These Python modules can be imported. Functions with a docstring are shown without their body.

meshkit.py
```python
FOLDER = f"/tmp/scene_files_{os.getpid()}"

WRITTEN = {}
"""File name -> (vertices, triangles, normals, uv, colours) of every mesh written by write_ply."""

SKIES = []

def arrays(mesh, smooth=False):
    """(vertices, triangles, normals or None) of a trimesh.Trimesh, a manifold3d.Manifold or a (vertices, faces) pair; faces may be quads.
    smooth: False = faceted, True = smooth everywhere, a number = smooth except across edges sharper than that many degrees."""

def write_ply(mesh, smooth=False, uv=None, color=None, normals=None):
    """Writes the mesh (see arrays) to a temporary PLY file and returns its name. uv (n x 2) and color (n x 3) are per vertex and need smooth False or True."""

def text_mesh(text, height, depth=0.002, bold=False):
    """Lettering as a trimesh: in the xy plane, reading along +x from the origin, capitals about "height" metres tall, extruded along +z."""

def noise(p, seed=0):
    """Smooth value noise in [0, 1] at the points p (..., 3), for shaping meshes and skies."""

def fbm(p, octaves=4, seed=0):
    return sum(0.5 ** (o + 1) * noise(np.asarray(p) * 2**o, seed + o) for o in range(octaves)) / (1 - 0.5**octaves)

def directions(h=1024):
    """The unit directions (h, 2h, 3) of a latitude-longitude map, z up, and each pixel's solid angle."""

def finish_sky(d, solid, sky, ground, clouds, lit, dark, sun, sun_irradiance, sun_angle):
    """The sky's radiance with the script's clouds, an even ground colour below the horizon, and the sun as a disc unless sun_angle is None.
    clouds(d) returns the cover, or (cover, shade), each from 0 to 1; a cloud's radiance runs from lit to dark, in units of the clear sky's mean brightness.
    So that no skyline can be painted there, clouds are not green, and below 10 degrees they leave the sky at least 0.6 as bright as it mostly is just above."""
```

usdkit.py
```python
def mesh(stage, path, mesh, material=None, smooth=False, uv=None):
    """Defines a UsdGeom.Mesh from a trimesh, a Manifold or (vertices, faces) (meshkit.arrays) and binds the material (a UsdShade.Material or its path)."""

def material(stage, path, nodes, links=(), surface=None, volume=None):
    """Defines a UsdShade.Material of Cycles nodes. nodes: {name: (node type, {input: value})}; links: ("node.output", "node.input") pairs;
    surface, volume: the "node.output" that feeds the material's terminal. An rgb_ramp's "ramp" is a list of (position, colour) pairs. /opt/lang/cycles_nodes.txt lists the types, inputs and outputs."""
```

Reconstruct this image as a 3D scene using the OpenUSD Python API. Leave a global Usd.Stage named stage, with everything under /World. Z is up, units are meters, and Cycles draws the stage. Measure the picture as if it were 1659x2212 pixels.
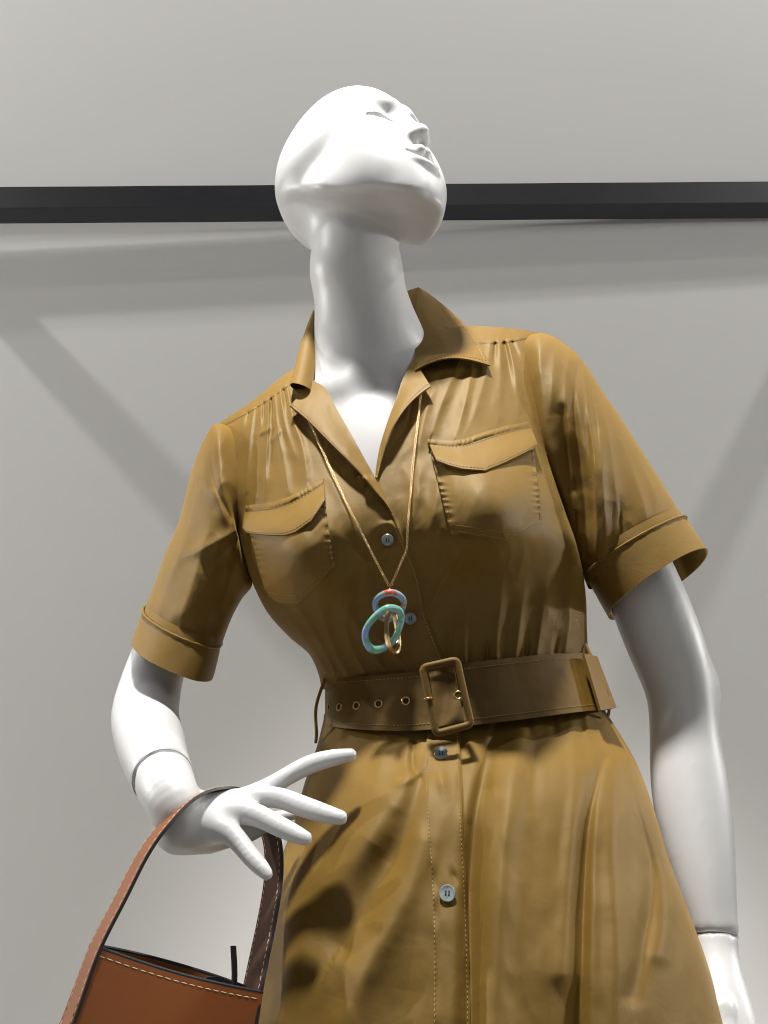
import math, numpy as np, trimesh, usdkit, meshkit
from pxr import Usd, UsdGeom, UsdLux, UsdShade, Gf, Sdf
from scipy.interpolate import LinearNDInterpolator, CubicSpline, PchipInterpolator
from scipy.ndimage import gaussian_filter1d
from shapely.geometry import Polygon, Point
from shapely import contains_xy

stage = Usd.Stage.CreateInMemory()
UsdGeom.SetStageUpAxis(stage, UsdGeom.Tokens.z)
UsdGeom.SetStageMetersPerUnit(stage, 1.0)
UsdGeom.Xform.Define(stage, '/World')

# ------------------------------------------------------------------ camera (looks up from about waist height)
PW, PH, FL = 1659.0, 2212.0, 2000.0           # the measuring grid of the photograph and the lens in its pixels
PITCH, ROLL = math.radians(22.0), math.radians(0.41)
CAM = np.array([0.0, 0.0, 0.95])
fw = np.array([0, math.cos(PITCH), math.sin(PITCH)])
_u = np.array([0, -math.sin(PITCH), math.cos(PITCH)])
_r = np.array([1.0, 0, 0])
rt = _r * math.cos(ROLL) - _u * math.sin(ROLL)
up = _u * math.cos(ROLL) + _r * math.sin(ROLL)
cam = UsdGeom.Camera.Define(stage, '/World/camera')
M = np.eye(4); M[0, :3], M[1, :3], M[2, :3], M[3, :3] = rt, up, -fw, CAM
cam.AddTransformOp().Set(Gf.Matrix4d(*M.ravel().tolist()))
cam.CreateHorizontalApertureAttr(36.0)
cam.CreateVerticalApertureAttr(48.0)
cam.CreateFocalLengthAttr(36.0 * FL / PW)
cam.CreateClippingRangeAttr(Gf.Vec2f(0.02, 100))
cam.CreateExposureAttr(0.0)

# ------------------------------------------------------------------ lamps of the shop window, and added fill lights
def look_xf(prim, pos, target):
    pos = np.array(pos, float); d = np.array(target, float) - pos; d /= np.linalg.norm(d)
    z = -d; x = np.cross([0, 0, 1.0], z)
    x = np.array([1.0, 0, 0]) if np.linalg.norm(x) < 1e-5 else x / np.linalg.norm(x)
    y = np.cross(z, x)
    m = np.eye(4); m[0, :3], m[1, :3], m[2, :3], m[3, :3] = x, y, z, pos
    UsdGeom.Xformable(prim).AddTransformOp().Set(Gf.Matrix4d(*m.ravel().tolist()))
def spot(name, pos, target, power, radius, color=(1, 1, 1), cone=None, soft=0.3):
    l = UsdLux.SphereLight.Define(stage, '/World/' + name)
    l.CreateRadiusAttr(radius); l.CreateIntensityAttr(power); l.CreateColorAttr(Gf.Vec3f(*color)); l.CreateNormalizeAttr(True)
    if cone:
        s = UsdLux.ShapingAPI.Apply(l.GetPrim()); s.CreateShapingConeAngleAttr(cone); s.CreateShapingConeSoftnessAttr(soft)
    look_xf(l.GetPrim(), pos, target)
def area(name, pos, target, w, h, power, color=(1, 1, 1)):
    l = UsdLux.RectLight.Define(stage, '/World/' + name)
    l.CreateWidthAttr(w); l.CreateHeightAttr(h); l.CreateIntensityAttr(power); l.CreateColorAttr(Gf.Vec3f(*color)); l.CreateNormalizeAttr(True)
    look_xf(l.GetPrim(), pos, target)
ZRAIL = 2.42                                       # height of the black rail
spot('key_lamp', (-0.24, 0.06, 3.85), (0.02, 0.90, 1.72), 275, 0.12, (1.0, 0.975, 0.93), cone=14, soft=1.0)
spot('rail_lamp', (0.15, 0.50, 4.2), (0.1, 1.8, 1.6), 5, 0.05, (1.0, 0.985, 0.955))
spot('wall_lamp', (-3.5, 0.60, 5.0), (0, 1.8, 1.5), 88, 0.07, (1.0, 0.985, 0.96))
spot('wall_lamp_001', (2.9, 0.60, 5.4), (0, 1.8, 1.5), 78, 0.07, (1.0, 0.985, 0.96))
spot('side_fill', (-4.2, 1.30, ZRAIL), (0, 1.8, 1.5), 105, 0.10, (1.0, 0.985, 0.95))  # unseen light added at rail height to brighten the wall evenly
spot('side_fill_001', (4.4, 1.30, ZRAIL), (0, 1.8, 1.5), 105, 0.10, (1.0, 0.985, 0.95))  # its twin on the right, likewise added for the wall
area('front_fill', (0.2, -3.2, 2.2), (0, 0.9, 1.2), 5.0, 2.6, 9.6, (0.985, 0.99, 1.0))  # added fill panel behind the camera, lifts the shade from the front

# ------------------------------------------------------------------ measuring helpers
def P(px, py, Y):
    """The point seen at photograph position (px, py) at world depth Y."""
    px, py, Y = np.broadcast_arrays(np.asarray(px, float), np.asarray(py, float), np.asarray(Y, float))
    d = fw + ((px - PW / 2) / FL)[..., None] * rt - ((py - PH / 2) / FL)[..., None] * up
    return CAM + d * (Y / d[..., 1])[..., None]
def proj(p):
    d = np.asarray(p, float) - CAM; z = d @ fw
    return np.stack([PW / 2 + FL * (d @ rt) / z, PH / 2 - FL * (d @ up) / z], -1)
def scale_at(px, py, Y):                        # metres per photograph pixel there
    return float((P(px, py, Y) - CAM) @ fw / FL)
def smoothstep(a, b, x):
    t = np.clip((x - a) / (b - a), 0, 1); return t * t * (3 - 2 * t)
def spline(pts, n=None, t=None, k=None):
    """Smooth curve through rows of any width, by chord length (or the given knots)."""
    pts = np.asarray(pts, float)
    if k is None:
        k = np.r_[0, np.cumsum(np.maximum(np.linalg.norm(np.diff(pts[:, :2], axis=0), axis=1), 1e-9))]; k = k / k[-1]
    t = np.linspace(0, 1, n) if t is None else t
    return PchipInterpolator(k, pts, axis=0)(t) if len(pts) > 2 else np.stack([np.interp(t, k, c) for c in pts.T], -1)
def cspline(pts, n):
    pts = np.asarray(pts, float); k = np.r_[0, np.cumsum(np.linalg.norm(np.diff(pts, axis=0), axis=1))]
    return CubicSpline(k / k[-1], pts)(np.linspace(0, 1, n))

# ------------------------------------------------------------------ naming helpers
used = {}
def numbered(path):
    n = used.get(path, 0); used[path] = n + 1
    return path if n == 0 else f'{path}_{n:03d}'
def tag(prim, **kw):
    for k, v in kw.items():
        if v: prim.SetCustomDataByKey(k, v)
def thing(name, label, cat, loc=(0, 0, 0), group=None):
    x = UsdGeom.Xform.Define(stage, numbered('/World/' + name)); x.AddTranslateOp().Set(Gf.Vec3d(*map(float, loc)))
    tag(x.GetPrim(), label=label, category=cat, group=group)
    x.origin = np.array(loc, float)
    return x
def path_of(p): return str(p.GetPath())
def obj(name, m, mat, parent=None, smooth=50, label=None, kind=None, origin=None):
    path = numbered((path_of(parent) if parent is not None else '/World') + '/' + name)
    v, f, n = meshkit.arrays(m, smooth)
    if origin is not None: v = v - origin
    g = UsdGeom.Mesh.Define(stage, path)
    from pxr import Vt
    g.CreatePointsAttr(Vt.Vec3fArray.FromNumpy(v.astype(np.float32)))
    g.CreateFaceVertexCountsAttr(Vt.IntArray.FromNumpy(np.full(len(f), 3, np.int32)))
    g.CreateFaceVertexIndicesAttr(Vt.IntArray.FromNumpy(f.astype(np.int32).ravel()))
    g.CreateSubdivisionSchemeAttr('none')
    if n is not None:
        g.CreateNormalsAttr(Vt.Vec3fArray.FromNumpy(n.astype(np.float32))); g.SetNormalsInterpolation('vertex')
    UsdShade.MaterialBindingAPI.Apply(g.GetPrim()).Bind(mat)
    tag(g.GetPrim(), label=label, kind=kind)
    return g

# ------------------------------------------------------------------ materials
def mat(name, nodes, links=(), surface='p.BSDF'):
    return usdkit.material(stage, '/World/Looks/' + name, nodes, links, surface=surface)
def cloth(name, base, rough=0.42, sheen=0.35, wr=0.35):
    return mat(name, {
        'tc': ('texture_coordinate', {}),
        'n1': ('noise_texture', {'scale': 9.0, 'detail': 3.0}),
        'ramp': ('rgb_ramp', {'ramp': [(0.3, tuple(c * 0.93 for c in base)), (0.7, tuple(min(1, c * 1.06) for c in base))]}),
        'n2': ('noise_texture', {'scale': 38.0, 'detail': 4.0, 'roughness': 0.55, 'distortion': 0.6}),
        'b1': ('bump', {'strength': wr, 'distance': 0.004}),
        'n3': ('noise_texture', {'scale': 900.0, 'detail': 1.0}),
        'b2': ('bump', {'strength': 0.12, 'distance': 0.0004}),
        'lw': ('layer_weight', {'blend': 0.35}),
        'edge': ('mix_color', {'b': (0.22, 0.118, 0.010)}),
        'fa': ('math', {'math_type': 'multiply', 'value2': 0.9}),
        'p': ('principled_bsdf', {'roughness': rough, 'specular_ior_level': 0.26, 'specular_tint': (1.0, 0.86, 0.62), 'sheen_weight': sheen, 'sheen_roughness': 0.45, 'sheen_tint': (1.0, 0.72, 0.32)}),
    }, [('tc.object', 'n1.vector'), ('tc.object', 'n2.vector'), ('tc.object', 'n3.vector'), ('n1.fac', 'ramp.fac'),
        ('n2.fac', 'b1.height'), ('n3.fac', 'b2.height'), ('b1.normal', 'b2.normal'), ('b2.normal', 'p.normal'),
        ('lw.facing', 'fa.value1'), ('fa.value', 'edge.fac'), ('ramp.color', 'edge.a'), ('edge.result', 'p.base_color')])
def plain(name, color, rough=0.5, **kw):
    return mat(name, {'p': ('principled_bsdf', {'base_color': color, 'roughness': rough, **kw})})
def speckled(name, a, b, scale, rough, bump=0.0, bscale=200, **kw):
    return mat(name, {
        'tc': ('texture_coordinate', {}), 'n': ('noise_texture', {'scale': scale, 'detail': 5.0}), 'r': ('rgb_ramp', {'ramp': [(0.3, a), (0.7, b)]}),
        'n2': ('noise_texture', {'scale': bscale, 'detail': 3.0}), 'bp': ('bump', {'strength': bump, 'distance': 0.001}),
        'p': ('principled_bsdf', {'roughness': rough, **kw})},
        [('tc.object', 'n.vector'), ('tc.object', 'n2.vector'), ('n.fac', 'r.fac'), ('r.color', 'p.base_color'), ('n2.fac', 'bp.height'), ('bp.normal', 'p.normal')])
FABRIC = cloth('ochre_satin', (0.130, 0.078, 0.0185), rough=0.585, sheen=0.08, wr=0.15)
SHADED_BELTCLOTH = cloth('ochre_belt_cloth_shaded', (0.074, 0.043, 0.0115), rough=0.55, sheen=0.0, wr=0.1)  # darker copy of the ochre cloth: shade at the waist put into colour
THREAD = plain('ochre_thread', (0.27, 0.17, 0.05), 0.5)
WHITE = speckled('white_mannequin_lacquer', (0.54, 0.54, 0.54), (0.565, 0.565, 0.565), 6, 0.42, 0.03, 120, specular_ior_level=0.5)
WALLM = speckled('grey_wall_paint', (0.80, 0.79, 0.765), (0.82, 0.81, 0.785), 1.2, 0.85, 0.08, 90)
RAILM = speckled('black_painted_steel', (0.026, 0.027, 0.033), (0.031, 0.032, 0.038), 20, 0.5, 0.05, 300)
FLOORM = speckled('grey_plinth_paint', (0.36, 0.35, 0.335), (0.40, 0.39, 0.375), 2, 0.5, 0.02)
LEATHER = speckled('tan_leather', (0.215, 0.066, 0.017), (0.24, 0.075, 0.019), 5, 0.48, 0.05, 260, specular_ior_level=0.28)
LINING = speckled('dark_brown_suede', (0.050, 0.024, 0.015), (0.066, 0.031, 0.020), 30, 0.85, 0.2, 300, specular_ior_level=0.15)
EDGE = plain('black_edge_paint', (0.012, 0.012, 0.014), 0.4)
BAGTHREAD = plain('cream_thread', (0.60, 0.50, 0.36), 0.6)
GOLD = plain('polished_gold', (0.95, 0.70, 0.38), 0.24, metallic=1.0)
BRASS = plain('dull_brass', (0.50, 0.33, 0.12), 0.3, metallic=1.0)
DARK = plain('dark_hole', (0.01, 0.01, 0.008), 0.8)
def resin(name, base, spots, spots2, scale):
    return mat(name, {
        'tc': ('texture_coordinate', {}), 'n': ('noise_texture', {'scale': scale, 'detail': 1.5}),
        'r': ('rgb_ramp', {'ramp': [(0.40, base), (0.56, base), (0.59, spots), (1.0, spots)]}),
        'n2': ('noise_texture', {'scale': scale * 0.8, 'detail': 1.5, 'distortion': 0.5}),
        'r2': ('rgb_ramp', {'ramp': [(0.0, (1, 1, 1)), (0.41, (1, 1, 1)), (0.48, (0, 0, 0)), (1, (0, 0, 0))]}),
        'mx': ('mix_color', {'b': spots2}),
        'p': ('principled_bsdf', {'roughness': 0.08, 'transmission_weight': 0.25, 'ior': 1.5, 'coat_weight': 0.5, 'coat_roughness': 0.03})},
        [('tc.object', 'n.vector'), ('tc.object', 'n2.vector'), ('n.fac', 'r.fac'), ('n2.fac', 'r2.fac'), ('r2.color', 'mx.fac'), ('r.color', 'mx.a'), ('mx.result', 'p.base_color')])
RESIN1 = resin('teal_red_resin', (0.28, 0.38, 0.39), (0.72, 0.11, 0.05), (0.28, 0.40, 0.70), 150)
RESIN2 = resin('green_blue_resin', (0.17, 0.45, 0.33), (0.30, 0.55, 0.48), (0.28, 0.44, 0.80), 100)
PEARL = speckled('grey_pearl_button', (0.13, 0.165, 0.175), (0.26, 0.30, 0.29), 160, 0.16, 0.0, coat_weight=0.6)

# ------------------------------------------------------------------ setting: wall, plinth floor
def box(x0, x1, y0, y1, z0, z1, bevel=0.0):
    m = trimesh.creation.box([x1 - x0, y1 - y0, z1 - z0])
    m.apply_translation([(x0 + x1) / 2, (y0 + y1) / 2, (z0 + z1) / 2]); return m
def bevel_bar(a, b, w, h, c):
    """Bar from a to b (horizontal), w wide and h high with chamfered edges."""
    a, b = np.array(a, float), np.array(b, float); d = (b - a) / np.linalg.norm(b - a); s = np.cross(d, [0, 0, 1.0])
    q = [(-w / 2 + c, -h / 2), (w / 2 - c, -h / 2), (w / 2, -h / 2 + c), (w / 2, h / 2 - c), (w / 2 - c, h / 2), (-w / 2 + c, h / 2), (-w / 2, h / 2 - c), (-w / 2, -h / 2 + c)]
    ring = lambda o: [o + s * x + np.array([0, 0, 1.0]) * z for x, z in q]
    v = np.array(ring(a) + ring(b)); f = []
    for i in range(8):
        j = (i + 1) % 8; f += [(i, j, 8 + j), (i, 8 + j, 8 + i)]
    for i in range(1, 7): f += [(0, i + 1, i), (8, 8 + i, 8 + i + 1)]
    m = trimesh.Trimesh(v, f, process=False); m.fix_normals(); return m
RY = 1.70
rz_top, rz_bot = P(829, 397, RY)[2], P(829, 444, RY)[2]
_e = P(829, 478, 1.0) - CAM; rback = _e[1] * ((rz_bot - CAM[2]) / _e[2])
rd = rback - RY
g = thing('ceiling_rail', 'black square steel rail running level across the grey wall behind the white head', 'rail', (0, RY + rd / 2, (rz_top + rz_bot) / 2))
zc_r = (rz_top + rz_bot) / 2
o = g.origin
obj('rail_bar', bevel_bar((-2.2, RY + rd / 2, zc_r), (2.2, RY + rd / 2, zc_r), rd, rz_top - rz_bot, 0.0015), RAILM, g, smooth=False, origin=o)
for sx in (-1, 1):
    x = -1.10 if sx < 0 else 1.15
    obj('shadow_bar', bevel_bar((x, 0.2, zc_r), (x, RY - 0.002, zc_r), rd, rz_top - rz_bot, 0.0015), RAILM, g, smooth=False, origin=o)  # unseen bars added to cast the diagonal shadows on the wall
GL, GR = 0.046, 0.012                            # gap between rail and wall at the left and right picture edge
xl, xr = P(0, 540, RY)[0], P(PW, 540, RY)[0]
def wall_y(x): return rback + GL + (GR - GL) * (x - xl) / (xr - xl)
wv = [(-5, wall_y(-5), 0), (5, wall_y(5), 0), (5, wall_y(5), 4.6), (-5, wall_y(-5), 4.6)]
wv += [(x, y + 0.12, z) for x, y, z in wv]
wm = trimesh.Trimesh(wv, [(0, 1, 2), (0, 2, 3), (4, 6, 5), (4, 7, 6), (0, 4, 5), (0, 5, 1), (3, 2, 6), (3, 6, 7), (1, 5, 6), (1, 6, 2), (0, 3, 7), (0, 7, 4)], process=False)
wall = obj('wall', wm, WALLM, smooth=False)
tag(wall.GetPrim(), kind='structure', label='plain pale grey shop window wall behind the mannequin', category='wall')
fl = obj('floor', box(-5, 5, -3.5, wall_y(0) + 0.3, -0.1, 0.0), FLOORM, smooth=False)
tag(fl.GetPrim(), kind='structure', label='grey plinth floor under the mannequin', category='floor')

# ------------------------------------------------------------------ implicit surfaces
def ell(p, c, r, R=None):
    q = p - np.asarray(c, np.float32)
    if R is not None: q = q @ np.asarray(R, np.float32)
    r = np.asarray(r, np.float32)
    k0 = np.sqrt(((q / r) ** 2).sum(-1)); k1 = np.sqrt(((q / (r * r)) ** 2).sum(-1))
    return k0 * (k0 - 1) / np.maximum(k1, 1e-9)
def cap(p, a, b, ra, rb=None):
    a = np.asarray(a, np.float32); b = np.asarray(b, np.float32); rb = ra if rb is None else rb
    ab = b - a; h = np.clip(((p - a) @ ab) / (ab @ ab), 0, 1)
    return np.sqrt(((p - a - h[..., None] * ab) ** 2).sum(-1)) - (ra + (rb - ra) * h)
def smin(a, b, k):
    h = np.maximum(k - np.abs(a - b), 0) / k
    return np.minimum(a, b) - h * h * k * 0.25
def smax(a, b, k): return -smin(-a, -b, k)
def surface_net(f, lo, hi, h, newton=2):
    lo = np.asarray(lo, float); n = np.ceil((np.asarray(hi) - lo) / h).astype(int) + 1
    ax = [(lo[i] + h * np.arange(n[i])).astype(np.float32) for i in range(3)]
    D = np.empty(n, np.float32)
    for i0 in range(0, n[0], 24):
        g = np.stack(np.meshgrid(ax[0][i0:i0 + 24], ax[1], ax[2], indexing='ij'), -1)
        D[i0:i0 + 24] = f(g.reshape(-1, 3)).reshape(g.shape[:3])
    S = D < 0
    c = sum(S[i:n[0] - 1 + i, j:n[1] - 1 + j, k:n[2] - 1 + k].astype(np.int8) for i in (0, 1) for j in (0, 1) for k in (0, 1))
    cells = np.argwhere((c > 0) & (c < 8)); idx = -np.ones(n - 1, int); idx[tuple(cells.T)] = np.arange(len(cells))
    acc = np.zeros((len(cells), 3)); cnt = np.zeros(len(cells))
    cor = [(i, j, k) for i in (0, 1) for j in (0, 1) for k in (0, 1)]
    for a in cor:
        for d in range(3):
            if a[d]: continue
            b = list(a); b[d] = 1
            da = D[tuple((cells + a).T)]; db = D[tuple((cells + b).T)]
            m = (da < 0) != (db < 0); t = np.where(m, da / np.where(m, da - db, 1), 0)
            pt = np.array(a, float)[None] + t[:, None] * (np.array(b) - np.array(a))
            acc[m] += pt[m]; cnt[m] += 1
    v = lo + h * (cells + acc / cnt[:, None]); F = []
    for d in range(3):
        e = [x for x in range(3) if x != d]
        sl0 = [slice(None)] * 3; sl1 = [slice(None)] * 3; sl0[d] = slice(0, -1); sl1[d] = slice(1, None)
        ch = S[tuple(sl0)] != S[tuple(sl1)]; E = np.argwhere(ch)
        E = E[(E[:, e[0]] > 0) & (E[:, e[1]] > 0) & (E[:, e[0]] < n[e[0]] - 1) & (E[:, e[1]] < n[e[1]] - 1)]
        q = []
        for (x, y) in ((-1, -1), (0, -1), (0, 0), (-1, 0)):
            c_ = E.copy(); c_[:, e[0]] += x; c_[:, e[1]] += y; q.append(idx[tuple(c_.T)])
        q = np.stack(q, 1); ins = S[tuple(E.T)]
        flip = ins if d != 1 else ~ins
        q = np.where(flip[:, None], q, q[:, ::-1]); F.append(q)
    q = np.vstack(F)
    for _ in range(newton):
        e = 0.25 * h; vv = v.astype(np.float32); d0 = f(vv)
        gr = np.stack([(f(vv + np.eye(3, dtype=np.float32)[i] * e) - f(vv - np.eye(3, dtype=np.float32)[i] * e)) / (2 * e) for i in range(3)], -1)
        st = d0[:, None] * gr / np.maximum((gr ** 2).sum(-1, keepdims=True), 0.2)
        v = v - np.clip(st, -0.6 * h, 0.6 * h)
    return v, np.vstack([q[:, [0, 1, 2]], q[:, [0, 2, 3]]])
def relax(v, f, it=12, lam=0.5):
    from scipy.sparse import coo_matrix, diags
    e = np.vstack([f[:, [0, 1]], f[:, [1, 2]], f[:, [2, 0]]]); e = np.vstack([e, e[:, ::-1]])
    A = coo_matrix((np.ones(len(e)), (e[:, 0], e[:, 1])), shape=(len(v), len(v))).tocsr(); A.data[:] = 1
    D = diags(1 / np.maximum(np.asarray(A.sum(1)).ravel(), 1)); A = D @ A; v = np.array(v)
    for _ in range(it):
        v = v + lam * (A @ v - v); v = v - (lam + 0.02) * (A @ v - v)
    return v, f
def J(px, py, Y, r):                              # a joint: centre and radius in metres from a radius in pixels
    return P(px, py, Y), r * scale_at(px, py, Y)
def chain(p, joints, k=0.004):
    jj = np.array([[*a[0], a[1]] for a in joints]); t = np.r_[0, np.cumsum(np.linalg.norm(np.diff(jj[:, :3], axis=0), axis=1))]
    if len(jj) > 2: jj = CubicSpline(t, jj)(np.unique(np.r_[np.linspace(0, t[-1], 9 * len(jj)), t]))
    d = None
    for a, b in zip(jj[:-1], jj[1:]):
        c = cap(p, a[:3], b[:3], a[3], b[3]); d = c if d is None else np.minimum(d, c)
    return d

# ------------------------------------------------------------------ mannequin
HR = np.array([[-0.75889, 0.62591, -0.1798], [-0.65092, -0.73752, 0.17993], [-0.01999, 0.25358, 0.96711]])
HC = np.array([-0.0215, 0.9, 0.7974]) + CAM
HS = 1.0
def to_head(p): return ((p - HC.astype(np.float32)) @ HR.astype(np.float32)) / HS
def from_head(q): return HC + HS * (HR @ np.asarray(q, float))
def head_sdf(q):
    """q in the head's own frame: x her right, y forward, z up."""
    ax = np.abs(q[:, 0]); m = np.stack([ax, q[:, 1], q[:, 2]], -1); ex = ax
    skull = smin(ell(q, (0, -0.030, 0.034), (0.085, 0.092, 0.094)), ell(q, (0, 0.012, 0.052), (0.070, 0.068, 0.080)), 0.03)
    face = smin(ell(q, (0, -0.020, -0.018), (0.0785, 0.106, 0.100)), ell(q, (0, 0.030, -0.010), (0.070, 0.052, 0.075)), 0.02)
    face = smin(face, cap(m, (0.055, -0.004, -0.062), (0.016, 0.056, -0.104), 0.022, 0.020), 0.035)
    face = smin(face, ell(q, (0, 0.063, -0.103), (0.028, 0.021, 0.024)), 0.03)            # chin
    face = smin(face, ell(m, (0.030, 0.044, -0.050), (0.030, 0.036, 0.046)), 0.03)         # cheek
    jn = np.array([0, -0.56, -1.0], np.float32) / 1.146
    face = smax(face, q @ jn - (0.56 * 0.004 + 0.073) / 1.146 - 0.10 * np.maximum(0.03 - q[:, 1], 0) * 0, 0.009)   # flat underside of the jaw
    jb = np.array([0, -1.15, -1.0], np.float32) / 1.524
    face = smax(face, q @ jb - 0.070 / 1.524, 0.012)                                        # lobe rising behind the jaw corner
    face = smax(face, -(q[:, 1] + 0.066 + 0.30 * np.maximum(q[:, 2] + 0.02, 0)), 0.022)     # no ears: the cheek ends in a plate-like lobe
    d = smin(skull, face, 0.008 + 0.02 * smoothstep(-0.03, 0.02, q[:, 2]))
    d = smin(d, cap(m, (0.012, 0.077, 0.040), (0.046, 0.057, 0.042), 0.008, 0.008), 0.026)  # brow
    d = smax(d, -ell(m, (0.021, 0.0985, 0.023), (0.012, 0.016, 0.0085)), 0.026)          # eye hollow
    d = smin(d, ell(m, (0.0325, 0.0600, 0.0110), (0.0185, 0.0190, 0.0135)), 0.008)     # lid over the eyeball
    lidz = 0.0072 + 6.0 * (ex - 0.032) ** 2 + 0.05 * (ex - 0.03)
    slit = np.maximum(np.abs(m[:, 2] - lidz) - 0.0030 * np.sqrt(np.clip(1 - ((ex - 0.0320) / 0.0185) ** 2, 0.02, 1)), np.maximum(np.abs(ex - 0.0335) - 0.0180, -(m[:, 1] - 0.05)))
    d = smax(d, -np.maximum(slit, np.abs(d) - 0.0042), 0.0022)
    d = smin(d, cap(m, (0.0, 0.078, 0.028), (0.0, 0.097, -0.019), 0.0075, 0.0090), 0.016)     # nose bridge
    d = smin(d, ell(q, (0, 0.099, -0.0240), (0.0095, 0.0105, 0.0088)), 0.008)
    d = smin(d, ell(m, (0.0105, 0.088, -0.0265), (0.0068, 0.012, 0.0072)), 0.008)           # wing
    d = smax(d, -ell(q, (0, 0.0945, -0.044), (0.0035, 0.005, 0.008)), 0.006)
    d = smin(d, ell(q, (0, 0.070, -0.068), (0.034, 0.020, 0.032)), 0.025)                # muzzle
    d = smin(d, cap(m, (0.004, 0.0925, -0.0515), (0.025, 0.077, -0.0600), 0.0084, 0.0038), 0.004)
    d = smin(d, ell(q, (0, 0.0890, -0.0725), (0.0215, 0.0100, 0.0076)), 0.005)
    mz = -0.0622 - 0.0015 * np.cos(ex / 0.022 * 3.0)
    ml = np.maximum(np.abs(m[:, 2] - mz) - 0.0008, np.maximum(ex - 0.0250, 0.05 - m[:, 1]))
    d = smax(d, -np.maximum(ml, np.abs(d) - 0.0034), 0.0034)
    return d * HS
SH_L, SH_R = P(540, 975, 0.970), P(1120, 830, 0.970)
NB = P(785, 790, 0.965)
def body_sdf(p):
    q = to_head(p); dh = head_sdf(q)
    n0 = from_head((0, -0.030, -0.015)); n1 = P(770, 590, 0.925); n2 = P(792, 720, 0.955); n3 = P(800, 850, 0.975)
    neck = cap(p, n0, n1, 0.0530, 0.0508); neck = smin(neck, cap(p, n1, n2, 0.0508, 0.0550), 0.02)
    neck = smin(neck, cap(p, n2, n3, 0.0550, 0.065), 0.03)
    d = smin(dh, neck, 0.022)
    ch = ell(p, P(845, 1080, 0.965), (0.135, 0.082, 0.20))
    ch = smin(ch, cap(p, P(800, 850, 0.975), SH_L, 0.038, 0.022), 0.05)
    ch = smin(ch, cap(p, P(800, 850, 0.975), SH_R, 0.038, 0.022), 0.05)
    ch = smin(ch, cap(p, P(745, 842, 0.912), P(620, 890, 0.945), 0.008, 0.006), 0.022)
    ch = smin(ch, cap(p, P(850, 815, 0.912), P(985, 790, 0.945), 0.008, 0.006), 0.022)
    ch = smin(ch, ell(p, P(975, 1480, 0.977), (0.100, 0.062, 0.14)), 0.06)
    ch = smin(ch, ell(p, P(950, 1900, 0.96), (0.155, 0.10, 0.16)), 0.08)
    d = smin(d, ch, 0.045)
    d = smax(d, -ell(p, P(806, 806, 0.872), (0.012, 0.016, 0.014)), 0.03)
    return d
man = thing('mannequin', 'glossy white abstract mannequin without ears, head turned up and aside, wearing the ochre dress', 'mannequin', (0.07, 0.95, 0.0))
mo = man.origin
v, f = surface_net(body_sdf, np.r_[-0.30, 0.72, 0.80], np.r_[0.34, 1.12, 2.02], 0.0048, newton=2)
# finer head: replace everything above the throat by a denser net
cut = P(780, 640, 0.93)[2]
body_m = trimesh.Trimesh(v, f, process=False); keep = body_m.vertices[body_m.faces].mean(1)[:, 2] < cut
v2, f2 = relax(*surface_net(body_sdf, np.r_[-0.19, 0.72, cut - 0.006], np.r_[0.10, 1.05, 2.02], 0.0017), it=8)
hm = trimesh.Trimesh(v2, f2, process=False)
body_all = trimesh.util.concatenate([trimesh.Trimesh(v, f[keep], process=False), hm])
body_all.remove_unreferenced_vertices()
obj('body', body_all, WHITE, man, smooth=True, origin=mo)

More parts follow.
